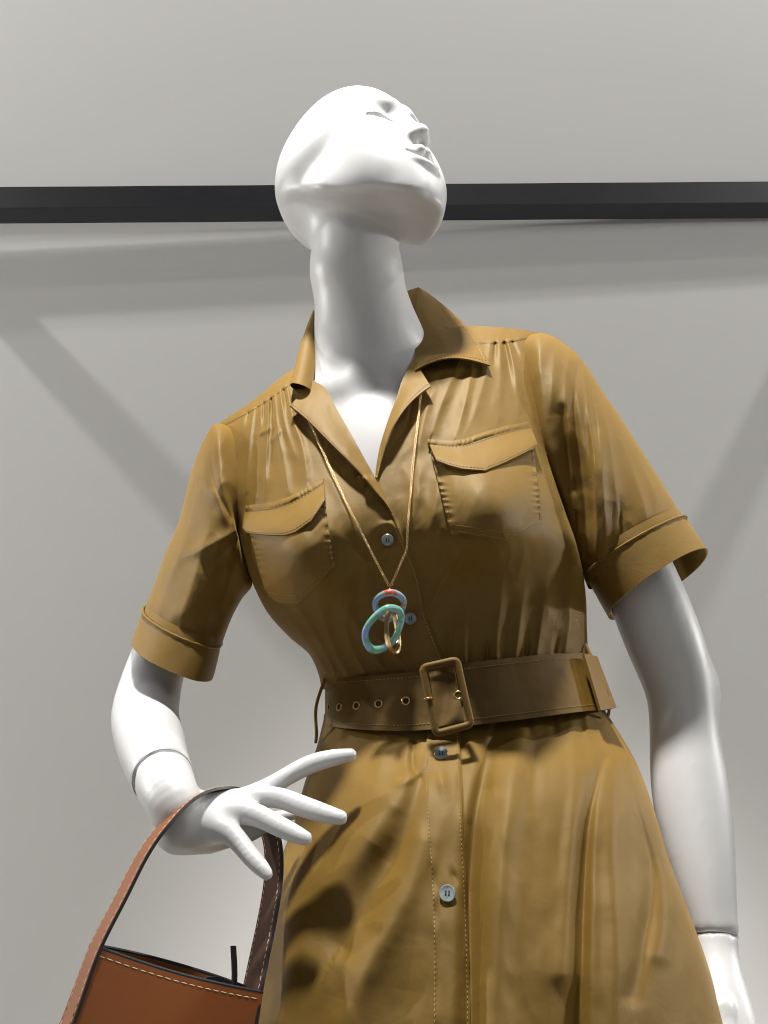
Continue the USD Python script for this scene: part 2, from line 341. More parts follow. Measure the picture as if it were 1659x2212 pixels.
# arm hanging at the viewer's right
def arm_r(p):
    js = [J(1235, 900, 0.970, 50), J(1300, 1060, 0.980, 66), J(1397, 1290, 0.988, 80), J(1440, 1400, 0.988, 80), J(1470, 1500, 0.988, 72), J(1478, 1580, 0.985, 72), J(1490, 1700, 0.98, 80), J(1512, 1850, 0.968, 72), J(1546, 2030, 0.955, 47)]
    d = chain(p, js, 0.03)
    d = smin(d, ell(p, P(1515, 1490, 1.0), (0.016, 0.02, 0.03)), 0.02)
    return d
WR = P(1548, 2024, 0.955); WRd = P(1562, 2150, 0.94) - P(1535, 1900, 0.965); WRd /= np.linalg.norm(WRd)
def arm_r_cut(p): return smax(arm_r(p), ((p - WR.astype(np.float32)) @ WRd.astype(np.float32)) , 0.0015)
lo = np.min([P(1180, 2060, 0.95), P(1640, 760, 0.95), P(1150, 1000, 1.02)], 0) - [0.02, 0.10, 0.02]; hi = np.max([P(1180, 2060, 0.99), P(1640, 760, 0.99), P(1640, 1600, 1.05)], 0) + [0.02, 0.08, 0.02]
v, f = relax(*surface_net(arm_r_cut, lo, hi, 0.0034), it=60)
obj('arm', (v, f), WHITE, man, smooth=55, origin=mo)
def hand_r(p):
    w = [J(1546, 2034, 0.953, 46), J(1552, 2090, 0.945, 46), J(1572, 2180, 0.93, 52), J(1590, 2280, 0.92, 56)]
    d = chain(p, w, 0.03)
    for i, dx in enumerate((-0.032, -0.011, 0.011, 0.031)):
        b = w[-1][0] + np.array([0.0, dx * 0.9, 0.002 * i]); L = (0.074, 0.082, 0.078, 0.062)[i]
        pts = [b, b + np.array([0.006, -0.008 + dx * .2, -0.5 * L]), b + np.array([0.002, -0.018 + dx * .3, -0.85 * L]), b + np.array([-0.008, -0.026 + dx * .3, -1.15 * L])]
        for a, c, r0, r1 in zip(pts[:-1], pts[1:], (0.0105, 0.0088, 0.008), (0.0088, 0.008, 0.0066)): d = smin(d, cap(p, a, c, r0, r1), 0.003)
    a = w[1][0]; t = [a, a + np.array([-0.014, -0.034, -0.030]), a + np.array([-0.016, -0.05, -0.062]), a + np.array([-0.012, -0.056, -0.088])]
    for x, y, r0, r1 in zip(t[:-1], t[1:], (0.015, 0.011, 0.009), (0.011, 0.009, 0.007)): d = smin(d, cap(p, x, y, r0, r1), 0.006)
    return smax(d, -((p - WR.astype(np.float32)) @ WRd.astype(np.float32)) + 0.0003, 0.0010)
c0 = P(1575, 2180, 0.93)
v, f = relax(*surface_net(hand_r, c0 - [0.09, 0.12, 0.20], c0 + [0.09, 0.09, 0.09], 0.0025), it=14)
obj('hand', (v, f), WHITE, man, smooth=55, origin=mo)

# bent arm at the viewer's left, its hand carrying the bag
def arm_l(p):
    js = [J(478, 1040, 0.970, 52), J(430, 1210, 0.980, 50), J(344, 1420, 0.993, 60), J(317, 1520, 0.985, 69), J(317, 1572, 0.94, 72), J(334, 1632, 0.868, 70), J(358, 1695, 0.812, 62), J(382, 1745, 0.787, 56)]
    return chain(p, js, 0.03)
W0 = P(356, 1676, 0.822)
Wd = P(372, 1745, 0.777) - P(330, 1610, 0.895); Wd /= np.linalg.norm(Wd)
def arm_l_cut(p): return smax(arm_l(p), (p - W0.astype(np.float32)) @ Wd.astype(np.float32), 0.0015)
lo = np.min([P(230, 1850, 0.76), P(560, 930, 0.98), P(215, 1600, 1.02)], 0) - [0.04, 0.06, 0.03]; hi = np.max([P(230, 1850, 0.76), P(560, 930, 1.0)], 0) + [0.03, 0.09, 0.03]
v, f = relax(*surface_net(arm_l_cut, lo, hi, 0.0032), it=60)
obj('arm', (v, f), WHITE, man, smooth=55, origin=mo)
def hand_l(p):
    wrist = [J(317, 1572, 0.94, 72), J(334, 1632, 0.868, 70), J(358, 1695, 0.812, 62), J(382, 1745, 0.788, 56), J(394, 1767, 0.790, 53)]
    d = chain(p, wrist, 0.02)
    fingers = {
        'index': [J(420, 1750, 0.807, 40), J(540, 1722, 0.822, 25), J(612, 1682, 0.828, 19.5), J(662, 1655, 0.828, 20), J(715, 1638, 0.824, 18), J(757, 1631, 0.822, 13.5)],
        'middle': [J(410, 1758, 0.800, 42), J(505, 1735, 0.807, 29), J(592, 1722, 0.808, 22), J(642, 1737, 0.802, 22), J(700, 1757, 0.794, 20), J(735, 1766, 0.790, 15.5)],
        'ring': [J(405, 1770, 0.794, 44), J(480, 1758, 0.797, 32), J(540, 1757, 0.794, 25), J(588, 1777, 0.787, 22), J(635, 1800, 0.779, 19), J(660, 1811, 0.775, 14.5)],
        'little': [J(400, 1785, 0.790, 42), J(458, 1785, 0.790, 33), J(500, 1803, 0.785, 24), J(535, 1842, 0.777, 20), J(562, 1872, 0.771, 17.5), J(576, 1888, 0.768, 13)],
        'thumb': [J(400, 1785, 0.812, 44), J(470, 1800, 0.828, 31), J(530, 1795, 0.840, 26), J(580, 1775, 0.848, 18), J(632, 1760, 0.854, 11)],
    }
    for n, js in fingers.items(): d = smin(d, chain(p, js, 0.006), 0.007 if n != 'thumb' else 0.012)
    for a in (J(385, 1790, 0.807, 42),): d = smin(d, cap(p, a[0], P(450, 1800, 0.812), a[1], 34 * scale_at(450, 1800, .79)), 0.02)
    return smax(d, -((p - W0.astype(np.float32)) @ Wd.astype(np.float32)) + 0.0003, 0.0010)
lo = np.min([P(270, 1920, 0.73), P(790, 1590, 0.73)], 0) - [0.02, 0.03, 0.02]; hi = np.max([P(270, 1920, 0.84), P(790, 1590, 0.86)], 0) + [0.02, 0.02, 0.02]
v, f = relax(*surface_net(hand_l, lo, hi, 0.0017), it=34)
obj('hand', (v, f), WHITE, man, smooth=55, origin=mo)
def legs(side):
    hx = 0.06 + 0.085 * side
    def fn(p):
        d = chain(p, [(np.array([hx, 0.96, 0.86]), 0.078), (np.array([hx - 0.01 * side, 0.945, 0.50]), 0.050), (np.array([hx - 0.01 * side, 0.97, 0.34]), 0.048), (np.array([hx - 0.02 * side, 0.985, 0.09]), 0.030), (np.array([hx - 0.02 * side, 0.98, 0.05]), 0.028)], 0.04)
        return smin(d, cap(p, (hx - 0.02 * side, 0.985, 0.035), (hx - 0.005 * side, 0.82, 0.018), 0.028, 0.018), 0.03)
    return fn
for s in (-1, 1):
    fn = legs(s); x = 0.06 + 0.085 * s
    v, f = surface_net(fn, (x - 0.12, 0.76, -0.005), (x + 0.12, 1.06, 0.95), 0.008, newton=1)
    obj('leg', (v, f), WHITE, man, smooth=True, origin=mo)
#DRESS
# ------------------------------------------------------------------ the dress
def loft(rows_t, func, nphi_front, nphi_back, tilt=None):
    """Closed tube. func(t, s) -> px, py of the middle line; rows carry (depth, half depth, squareness)."""
    ph = np.r_[np.linspace(0, np.pi, nphi_front, endpoint=False), np.linspace(np.pi, 2 * np.pi, nphi_back, endpoint=False)]
    T, PHI = np.meshgrid(rows_t, ph, indexing='ij')
    c, sn = np.cos(PHI), np.sin(PHI)
    s = (1 - c) / 2
    px, py, yc, b, p, tx, ty = func(T, s)
    w = np.sign(sn) * np.abs(sn) ** p
    Y = yc - b * w
    px = px + tx * w; py = py + ty * w
    return px, py, Y, T, PHI, w
def grid_faces(nr, nc, wrap=True):
    i, j = np.meshgrid(np.arange(nr - 1), np.arange(nc if wrap else nc - 1), indexing='ij')
    a = i * nc + j; b = i * nc + (j + 1) % nc; c = (i + 1) * nc + (j + 1) % nc; d = (i + 1) * nc + j
    return np.stack([a, b, c, d], -1).reshape(-1, 4)
def seg_dist(px, py, line):
    """Distance to a polyline, and the position 0..1 along it, and the signed side."""
    line = np.asarray(line, float); L = np.r_[0, np.cumsum(np.linalg.norm(np.diff(line, axis=0), axis=1))]
    best = np.full(px.shape, 1e9); tt = np.zeros(px.shape); sd = np.zeros(px.shape)
    for k in range(len(line) - 1):
        a, b = line[k], line[k + 1]; ab = b - a; l2 = ab @ ab
        h = np.clip(((px - a[0]) * ab[0] + (py - a[1]) * ab[1]) / l2, 0, 1)
        dx, dy = px - a[0] - h * ab[0], py - a[1] - h * ab[1]; d = np.hypot(dx, dy)
        m = d < best; best = np.where(m, d, best); tt = np.where(m, (L[k] + h * math.sqrt(l2)) / L[-1], tt)
        sd = np.where(m, np.sign(ab[0] * dy - ab[1] * dx), sd)
    return best, tt, sd
def folds(px, py, items, sharp=0.4):
    """Depth offsets (m, positive towards the viewer). Each fold: (polyline, half width px at start, at end, height mm at start, middle, end, sharper side)."""
    out = np.zeros(px.shape)
    for it in items:
        line, w0, w1, a0, a1, a2 = it[:6]; skew = it[6] if len(it) > 6 else 0.0
        line = np.asarray(line, float)
        if len(line) > 2: line = spline(line, 14)
        wm = max(w0, w1) * 2.6
        box_ = (px > line[:, 0].min() - wm) & (px < line[:, 0].max() + wm) & (py > line[:, 1].min() - wm) & (py < line[:, 1].max() + wm)
        if not box_.any(): continue
        d, t, sd = seg_dist(px[box_], py[box_], line)
        w = w0 + (w1 - w0) * t
        w = w * np.where(sd > 0, 1 + skew, 1 - skew)
        h = np.interp(t, [0, 0.5, 1], [a0, a1, a2]) * 1e-3
        q_ = d / w; out[box_] += h * ((1 - sharp) * np.exp(-q_ ** 2) + sharp * np.exp(-1.9 * (np.sqrt(q_ ** 2 + 0.03) - 0.17)))
    return out
def crumple(px, py, seed, lx, ly, amp, warp=0.5, skew=0.0):
    """Sharp-crested creases of satin: ridged noise with stretched, bent cells."""
    a, b = px.ravel() / lx + skew * py.ravel() / ly, py.ravel() / ly
    z = np.zeros_like(a)
    w1 = meshkit.fbm(np.stack([a * 0.6, b * 0.6, z + 3.1], -1), 2, seed + 50) - 0.5; w2 = meshkit.fbm(np.stack([a * 0.6, b * 0.6, z + 7.7], -1), 2, seed + 60) - 0.5
    n1 = meshkit.fbm(np.stack([a + 2 * warp * w1, b + 2 * warp * w2, z], -1), 2, seed)
    r = np.abs(n1 - np.median(n1)); r = np.sqrt(r ** 2 + 0.0004) / 0.25
    k = np.clip(meshkit.fbm(np.stack([a * 0.35, b * 0.35, z + 1.3], -1), 2, seed + 90) * 2 - 0.55, 0, 1)
    return (-(r - r.mean()) * amp * (0.35 + k)).reshape(px.shape)
class Surf:
    """Depth of a front surface under a photograph position."""
    def __init__(self, px, py, Y): self.f = LinearNDInterpolator(np.stack([px, py], -1), Y)
    def __call__(self, px, py):
        px, py = np.broadcast_arrays(np.asarray(px, float), np.asarray(py, float))
        return self.f(px, py)
def sheet(edge_a, edge_b, depth, nu, nv, thick=0.0012, bulge=None, side=None, spl=True):
    """Cloth piece ruled between two photograph curves: depth(px, py, u, v) gives its front; it has thickness."""
    A = spline(edge_a, nu) if spl else np.asarray(edge_a, float); B = spline(edge_b, nu) if spl else np.asarray(edge_b, float)
    if not spl: A = poly_resample(A, nu); B = poly_resample(B, nu)
    v = np.linspace(0, 1, nv)[:, None, None]
    G = A[None] * (1 - v) + B[None] * v
    if bulge is not None: G = G + bulge(np.linspace(0, 1, nu)[None], v[..., 0])
    U, V = np.meshgrid(np.linspace(0, 1, nu), np.linspace(0, 1, nv))
    Y = depth(G[..., 0], G[..., 1], U, V)
    pts = P(G[..., 0], G[..., 1], Y)
    return solidify(pts, thick), (G, Y)
def poly_resample(p, n):
    p = np.asarray(p, float); k = np.r_[0, np.cumsum(np.linalg.norm(np.diff(p, axis=0), axis=1))]
    return np.stack([np.interp(np.linspace(0, k[-1], n), k, c) for c in p.T], -1)
def solidify(pts, thick):
    nr, nc = pts.shape[:2]
    du = np.gradient(pts, axis=1); dv = np.gradient(pts, axis=0); n = np.cross(du, dv); n /= np.maximum(np.linalg.norm(n, axis=-1, keepdims=True), 1e-12)
    view = pts - CAM
    if (n * view).sum() < 0: n = -n                       # n points away from the viewer
    back = pts + n * thick
    v = np.vstack([pts.reshape(-1, 3), back.reshape(-1, 3)]); q = grid_faces(nr, nc, False); N = nr * nc
    rim = [(i, i + 1) for i in range(nc - 1)] + [(i * nc + nc - 1, (i + 1) * nc + nc - 1) for i in range(nr - 1)] + [(N - 1 - i, N - 2 - i) for i in range(nc - 1)] + [((nr - 1 - i) * nc, (nr - 2 - i) * nc) for i in range(nr - 1)]
    r = np.array([(a, a + N, b + N, b) for a, b in rim])
    F = np.vstack([q, q[:, ::-1] + N, r[:, ::-1]])
    m = trimesh.Trimesh(v, np.vstack([F[:, [0, 1, 2]], F[:, [0, 2, 3]]]), process=False)
    m.fix_normals() if False else None
    # front must face the viewer
    fn = np.cross(v[F[0, 1]] - v[F[0, 0]], v[F[0, 2]] - v[F[0, 0]])
    if fn @ (v[F[0, 0]] - CAM) > 0: m.invert()
    return m
def tube(path, r, n=8, closed=False, squash=None):
    path = np.asarray(path, float); k = len(path); r = np.broadcast_to(np.asarray(r, float), (k,))
    t = np.gradient(path, axis=0) if not closed else np.roll(path, -1, 0) - np.roll(path, 1, 0)
    t /= np.maximum(np.linalg.norm(t, axis=1, keepdims=True), 1e-12)
    u = np.cross(t[0], [0.3, 0.2, 1.0]); u /= np.linalg.norm(u); U = []
    for i in range(k):
        u = u - t[i] * (u @ t[i]); u /= max(np.linalg.norm(u), 1e-9); U.append(u)
    U = np.array(U); V = np.cross(t, U)
    if closed:                                            # untwist the last frame on to the first
        e = U[-1] - t[0] * (U[-1] @ t[0]); a = math.atan2(e @ V[0], e @ U[0]); w = -a * np.linspace(0, 1, k)
        U, V = U * np.cos(w)[:, None] + V * np.sin(w)[:, None], V * np.cos(w)[:, None] - U * np.sin(w)[:, None]
    a = np.linspace(0, 2 * np.pi, n, endpoint=False)
    ring = path[:, None] + r[:, None, None] * (np.cos(a)[None, :, None] * U[:, None] + np.sin(a)[None, :, None] * V[:, None])
    v = ring.reshape(-1, 3); q = grid_faces(k, n)
    if closed:
        j = np.arange(n); q = np.vstack([q, np.stack([(k - 1) * n + j, (k - 1) * n + (j + 1) % n, (j + 1) % n, j], -1)])
        f = np.vstack([q[:, [0, 1, 2]], q[:, [0, 2, 3]]])
    else:
        f = np.vstack([q[:, [0, 1, 2]], q[:, [0, 2, 3]]])
        v = np.vstack([v, path[0], path[-1]]); j = np.arange(n)
        f = np.vstack([f, np.stack([np.full(n, len(v) - 2), (j + 1) % n, j], -1), np.stack([np.full(n, len(v) - 1), (k - 1) * n + j, (k - 1) * n + (j + 1) % n], -1)])
    m = trimesh.Trimesh(v, f, process=False)
    if m.volume < 0: m.invert()
    return m
def stitches(pts, length=0.0022, gap=0.0014, r=0.00038, seed=1, lift=0.0):
    """Dashes of thread along a path in space."""
    pts = np.asarray(pts, float) + (CAM - np.asarray(pts, float)) / np.linalg.norm(CAM - np.asarray(pts, float), axis=1, keepdims=True) * lift
    L = np.r_[0, np.cumsum(np.linalg.norm(np.diff(pts, axis=0), axis=1))]; at = lambda x: np.stack([np.interp(x, L, c) for c in pts.T], -1)
    out = []; x = gap
    while x + length < L[-1]:
        ctr = at(np.linspace(x, x + length, 4)); m = trimesh.util.concatenate([tube(ctr, [r * .5, r, r, r * .5], 5)]); out.append(m); x += length + gap
    return trimesh.util.concatenate(out)

SEAM = plain('grey_joint_gap', (0.22, 0.22, 0.225), 0.6)
def seam_ring(fn, c, n, r):
    """Fine dark gap where the hand plugs on to the arm."""
    n = np.asarray(n, float); u = np.cross(n, [0.2, 0.1, 1.0]); u /= np.linalg.norm(u); w = np.cross(n, u); a = np.linspace(0, 2 * np.pi, 90, endpoint=False)
    d = np.cos(a)[:, None] * u + np.sin(a)[:, None] * w; rr = np.full(90, 0.03)
    for _ in range(25): rr = rr - np.clip(fn((c + rr[:, None] * d).astype(np.float32)), -0.006, 0.006)
    return tube(c + (rr - 0.25 * r)[:, None] * d, r, 6, closed=True)
obj('wrist_joint', seam_ring(arm_l, W0, Wd, 0.00030), SEAM, man, smooth=True, origin=mo)
obj('wrist_joint', seam_ring(arm_r, WR, WRd, 0.00032), SEAM, man, smooth=True, origin=mo)
dress = thing('dress', 'ochre satin short-sleeved shirt dress with open collar worn by the white mannequin', 'dress', (0.07, 0.95, 0.0))
do = dress.origin

# --- bodice
TOP = [(470, 916), (545, 866), (628, 800), (700, 765), (760, 745), (840, 730), (930, 716), (1010, 704), (1114, 710), (1165, 719)]
BOT = [(694, 1490), (760, 1482), (860, 1476), (965, 1468), (1080, 1448), (1200, 1432), (1272, 1424)]
LEFT = [(694, 1490), (673, 1421), (625, 1376), (577, 1322), (545, 1258), (525, 1200), (510, 1139), (497, 1091), (478, 1008), (465, 950), (470, 916)]
RIGHT = [(1272, 1424), (1268, 1360), (1267, 1313), (1262, 1255), (1247, 1180), (1222, 1105), (1201, 1042), (1185, 980), (1178, 921), (1172, 863), (1166, 792), (1165, 719)]
cT, cB, cL, cR = (spline(x, 300) for x in (TOP, BOT, LEFT, RIGHT))
def curve(c, t): 
    i = np.clip(t, 0, 1) * 299; return np.stack([np.interp(i, np.arange(300), c[:, 0]), np.interp(i, np.arange(300), c[:, 1])], -1)
VK = [0, 0.12, 0.28, 0.42, 0.55, 0.70, 0.85, 0.94, 1.0]
BOD_YC = PchipInterpolator(VK, [0.974, 0.972, 0.967, 0.959, 0.953, 0.956, 0.965, 0.973, 0.980])
BOD_B = PchipInterpolator(VK, [0.090, 0.094, 0.100, 0.110, 0.117, 0.108, 0.090, 0.070, 0.042])
def bodice_f(t, s):
    cs = (1 - t)[..., None] * curve(cB, s) + t[..., None] * curve(cT, s) + (1 - s)[..., None] * curve(cL, t) + s[..., None] * curve(cR, t)
    cs -= ((1 - s) * (1 - t))[..., None] * cB[0] + (s * (1 - t))[..., None] * cB[-1] + ((1 - s) * t)[..., None] * cT[0] + (s * t)[..., None] * cT[-1]
    return cs[..., 0], cs[..., 1], BOD_YC(t), BOD_B(t), 0.62 + 0.0 * t, 0.0, 0.0
nR, nF, nB = 300, 400, 70
px, py, Y, T, PHI, W = loft(np.linspace(0, 1, nR), bodice_f, nF, nB)
front = W > 0
def bust(px, py):
    def g(cx, cy, rx, ra, rb, a):
        dy = (py - cy) / np.where(py < cy, ra, rb)
        return a * np.exp(-(((px - cx) / rx) ** 2 + dy ** 2))
    o = g(645, 1235, 110, 165, 80, 0.050) + g(1080, 1140, 135, 170, 85, 0.056) + g(850, 1170, 150, 80, 70, 0.010)
    return o
BFOLDS = [
    # gathers under the viewer's left yoke
    ([(527, 898), (512, 960), (498, 1060)], 10, 20, 4, 5, 2),
    ([(548, 885), (540, 945), (531, 1060)], 7, 13, 5, 5, 2, .3),
    ([(563, 876), (562, 930), (556, 1075)], 6, 10, 5, 6, 3, -.3),
    ([(580, 866), (578, 930), (574, 1010), (572, 1070)], 5, 13, 6, 6, 2, .3),
    ([(592, 858), (596, 905), (604, 960), (622, 1060)], 6, 12, 6, 6, 3, -.2),
    ([(606, 848), (612, 900), (640, 990)], 5, 12, 6, 5, 1),
    ([(620, 838), (632, 900), (652, 960), (664, 1030)], 7, 14, 6, 5, 2, .3),
    ([(537, 893), (532, 920)], 4, 6, -4, -5, -1), ([(570, 872), (570, 915)], 4, 6, -5, -6, -1), ([(586, 862), (588, 900)], 3, 6, -6, -6, -1), ([(613, 843), (622, 890)], 4, 6, -5, -5, -1),
    ([(556, 940), (582, 925)], 7, 7, 2, 4, 2), ([(604, 930), (590, 950)], 6, 6, 2, 3, 2),
    # gathers under the other yoke
    ([(1060, 742), (1052, 800), (1030, 880), (1000, 945)], 9, 24, 4, 5, 2),
    ([(1080, 742), (1082, 810), (1078, 900)], 7, 18, 5, 5, 2, .3),
    ([(1097, 740), (1112, 800), (1120, 870), (1124, 910)], 6, 16, 5, 5, 1, -.3),
    ([(1118, 737), (1140, 800), (1152, 900)], 9, 16, 3, 4, 2),
    ([(1070, 742), (1066, 790)], 4, 7, -5, -4, -1), ([(1089, 741), (1098, 790), (1104, 830)], 4, 7, -6, -5, -1), ([(1107, 739), (1124, 780)], 4, 7, -4, -4, 0),
    ([(985, 800), (955, 870), (935, 930)], 13, 20, 2, 6, 3, .3), ([(1020, 800), (1005, 870), (985, 940)], 10, 16, 2, 6, 2, .3), ([(960, 800), (925, 870), (905, 960)], 10, 16, 0, 5, 3),
    # beside the front edge and below the pockets
    ([(905, 1010), (900, 1080), (882, 1140)], 16, 22, 2, 5, 2), ([(945, 1040), (935, 1120), (905, 1180)], 14, 20, 2, 4, 2),
    ([(720, 1040), (745, 1100), (780, 1170)], 16, 22, 2, 4, 3), ([(1010, 1170), (960, 1250), (925, 1330)], 18, 12, 3, 7, 3, .2),
    ([(760, 1180), (800, 1215), (840, 1190)], 14, 12, 1, 4, 4), ([(812, 1140), (838, 1130), (862, 1165)], 9, 9, 1, 4, 2),
    ([(838, 1195), (838, 1225)], 8, 8, -3, -3, 0),
    # drag folds at the viewer's left waist
    ([(704, 1450), (650, 1370), (592, 1290)], 8, 18, 4, 5, 2, .2), ([(722, 1452), (680, 1370), (640, 1310)], 8, 18, 5, 6, 2, -.2),
    ([(750, 1455), (712, 1380), (690, 1300)], 8, 18, 5, 6, 2), ([(786, 1452), (752, 1380), (735, 1300)], 9, 20, 5, 5, 1, .2), ([(830, 1450), (800, 1400), (760, 1330)], 9, 18, 4, 5, 2),
    ([(880, 1450), (850, 1410), (800, 1370)], 9, 14, 3, 4, 2),
    # gathers at the viewer's right waist
    ([(1006, 1430), (1004, 1350), (1012, 1260)], 9, 26, 4.5, 3.0, 1), ([(1072, 1420), (1078, 1330), (1092, 1240)], 10, 26, 4.5, 3.5, 1, .3),
    ([(1115, 1416), (1124, 1340), (1140, 1230)], 9, 22, 4.5, 3.5, 1, -.3), ([(1160, 1412), (1172, 1330), (1190, 1220)], 9, 22, 4.5, 3.5, 1, .3), ([(1222, 1407), (1232, 1320), (1232, 1210)], 9, 18, 4, 4, 1),
    ([(1053, 1424), (1052, 1370)], 5, 9, -6, -4, 0), ([(1137, 1414), (1142, 1360)], 5, 9, -6, -4, 0), ([(1198, 1409), (1206, 1360)], 5, 9, -5, -4, 0), ([(970, 1440), (972, 1350), (985, 1290)], 7, 14, -3, -3, -1),
]
wob = meshkit.fbm(np.stack([px.ravel() / 70.0, py.ravel() / 95.0, 0 * px.ravel()], -1), 3, 5).reshape(px.shape)
wob = wob - wob[front].mean()
wt = np.clip(np.abs(W), 0, 1) ** 0.7
base_off = bust(px, py) * front * wt
fo = folds(px, py, BFOLDS) * front * wt
Y = Y - base_off - fo - 0.0045 * wob * wt - (crumple(px, py, 31, 64, 110, 0.0016) + crumple(px, py, 32, 26, 42, 0.0003, skew=0.4)) * wt * front
# the front that closes over the other: a step along its edge
FEDGE = [(809, 1021), (841, 1098), (862, 1142), (876, 1176), (890, 1209), (903, 1239), (911, 1276), (919, 1322), (934, 1364), (955, 1416), (985, 1480)]
fe = spline(FEDGE, 80)
xe = np.interp(py, fe[:, 1], fe[:, 0])
stepm = smoothstep(3.0, -3.0, px - xe) * smoothstep(90, 20, xe - px) * (py > 1030) * front
Y = Y - 0.0035 * stepm
YOKE_L = [(440, 936), (468, 924), (526, 896), (570, 869), (609, 842), (634, 826), (660, 806)]
YOKE_R = [(1000, 746), (1036, 742), (1070, 741), (1097, 739), (1130, 733), (1164, 726), (1200, 716)]
yo = np.zeros(px.shape)
for L_, inside in ((YOKE_L, px < 665), (YOKE_R, px > 995)):
    l_ = spline(L_, 60); yl = np.interp(px, l_[:, 0], l_[:, 1]); yo = np.maximum(yo, smoothstep(2.5, -2.5, py - yl) * inside * front)
Y = Y - 0.0022 * yo
BF = Surf(px[front], py[front], Y[front])
VHOLE = Polygon([(676, 700), (674, 815), (690, 834), (710, 862), (735, 905), (773, 968), (806, 1024), (812, 1034), (814, 1010), (823, 972), (842, 915), (862, 862), (880, 811), (897, 775), (897, 640), (820, 560), (690, 640)])
q = grid_faces(nR, nF + nB)
cx, cy = px.ravel()[q].mean(1), py.ravel()[q].mean(1)
q = q[~contains_xy(VHOLE, cx, cy)]
pts = P(px, py, Y).reshape(-1, 3)
yq = yo.ravel()[q].mean(1) > 0.5; cxq = px.ravel()[q].mean(1)
ykm = [trimesh.Trimesh(pts, np.vstack([k[:, [0, 1, 2]], k[:, [0, 2, 3]]]), process=False) for k in (q[yq & (cxq < 800)], q[yq & (cxq > 800)])]
q = q[~yq]
bm = trimesh.Trimesh(pts, np.vstack([q[:, [0, 1, 2]], q[:, [0, 2, 3]]]), process=False)
def outward(m, centre):
    fc = m.triangles_center - centre
    if (m.face_normals * fc).sum(1).mean() < 0: m.invert()
    return m
bm = outward(bm, np.array([P(880, 1150, 0.955)]))
obj('bodice', bm, FABRIC, dress, smooth=60, origin=do)
for k in ykm:
    k.remove_unreferenced_vertices(); obj('yoke', outward(k, np.array([P(880, 1150, 0.99)])), FABRIC, dress, smooth=60, origin=do)

# --- sleeves with turned-up cuffs
def sleeve(rows, fo_list, name, side):
    """rows: outer px,py, inner px,py, depth, half depth, squareness, tilt x, tilt y"""
    R = np.array(rows, float); k = np.r_[0, np.cumsum(np.hypot(*np.diff((R[:, :2] + R[:, 2:4]) / 2, axis=0).T))]; k /= k[-1]
    I = PchipInterpolator(k, R)
    def fn(t, s):
        r = I(t); return r[..., 0] * (1 - s) + r[..., 2] * s, r[..., 1] * (1 - s) + r[..., 3] * s, r[..., 4], r[..., 5], r[..., 6], r[..., 7], r[..., 8]
    px, py, Y, T, PHI, W = loft(np.linspace(0, 1, 200), fn, 220, 70)
    wt = np.abs(W) ** 0.8
    fo_ = folds(px, py, fo_list) * smoothstep(1.0, 0.86, T); fo_ = np.where(fo_ > 0, np.minimum(fo_, 0.016), fo_)
    Y = Y - fo_ * wt * (W > 0)
    wb = meshkit.fbm(np.stack([px.ravel() / 60.0, py.ravel() / 100.0, PHI.ravel() * 0 + 3 * (W.ravel() < 0)], -1), 3, 11 + side).reshape(px.shape)
    Y = Y - 0.004 * (wb - wb.mean()) * wt - (crumple(px, py, 41 + side, 60, 140, 0.0020, skew=(0.5 if side == 0 else -0.5)) + crumple(px, py, 45 + side, 26, 46, 0.0003)) * wt * (W > 0) * smoothstep(1.0, 0.88, T)
    # lean the cloth edge round the armhole a little
    pts = P(px, py, Y)
    v = pts.reshape(-1, 3); qd = grid_faces(*px.shape)
    m = outward(trimesh.Trimesh(v, np.vstack([qd[:, [0, 1, 2]], qd[:, [0, 2, 3]]]), process=False), v.mean(0))
    s = obj(name, m, FABRIC, dress, smooth=60, origin=do)
    f = W > 0
    return s, Surf(px[f], py[f], Y[f])
LS = [(520, 935, 545, 1120, 0.965, 0.045, .8, 0, 0), (468, 915, 513, 1150, 0.965, 0.082, .62, 0, 0), (440, 952, 524, 1190, 0.968, 0.090, .62, 0, 0), (413, 1021, 538, 1238, 0.970, 0.088, .66, 0, 0), (385, 1130, 545, 1262, 0.972, 0.082, .7, 0, 4),
      (359, 1190, 522, 1294, 0.975, 0.078, .75, 0, 8), (333, 1264, 500, 1335, 0.978, 0.074, .8, 0, 14), (307, 1330, 478, 1396, 0.980, 0.070, .85, -4, 22)]
LF = [([(520, 1190), (490, 1270), (455, 1390)], 34, 42, -8, -20, -16), ([(455, 1120), (425, 1230), (385, 1350)], 26, 30, 3, 9, 6), ([(480, 1010), (470, 1050), (505, 1130)], 12, 16, 1, 5, 3, .3), ([(455, 985), (470, 1060), (500, 1120)], 9, 8, -1, -6, -4), ([(505, 1150), (470, 1170), (430, 1190), (390, 1205)], 10, 20, 5, 6, 1, .3), ([(512, 1165), (480, 1200), (455, 1235)], 8, 14, -4, -5, -1),
      ([(500, 1185), (470, 1215), (440, 1270), (400, 1330)], 12, 20, 4, 5, 2), ([(425, 1060), (400, 1160), (360, 1260), (335, 1330)], 18, 22, 2, 5, 3, .3), ([(395, 1345), (382, 1366)], 7, 6, 1, 4, 4), ([(345, 1305), (335, 1345)], 8, 8, 1, 3, 3),
      ([(460, 1290), (440, 1380)], 20, 18, 2, 4, 2), ([(450, 940), (440, 1000), (430, 1080)], 12, 16, 2, 4, 1)]
slv_l, SFL = sleeve(LS, LF, 'sleeve', 0)
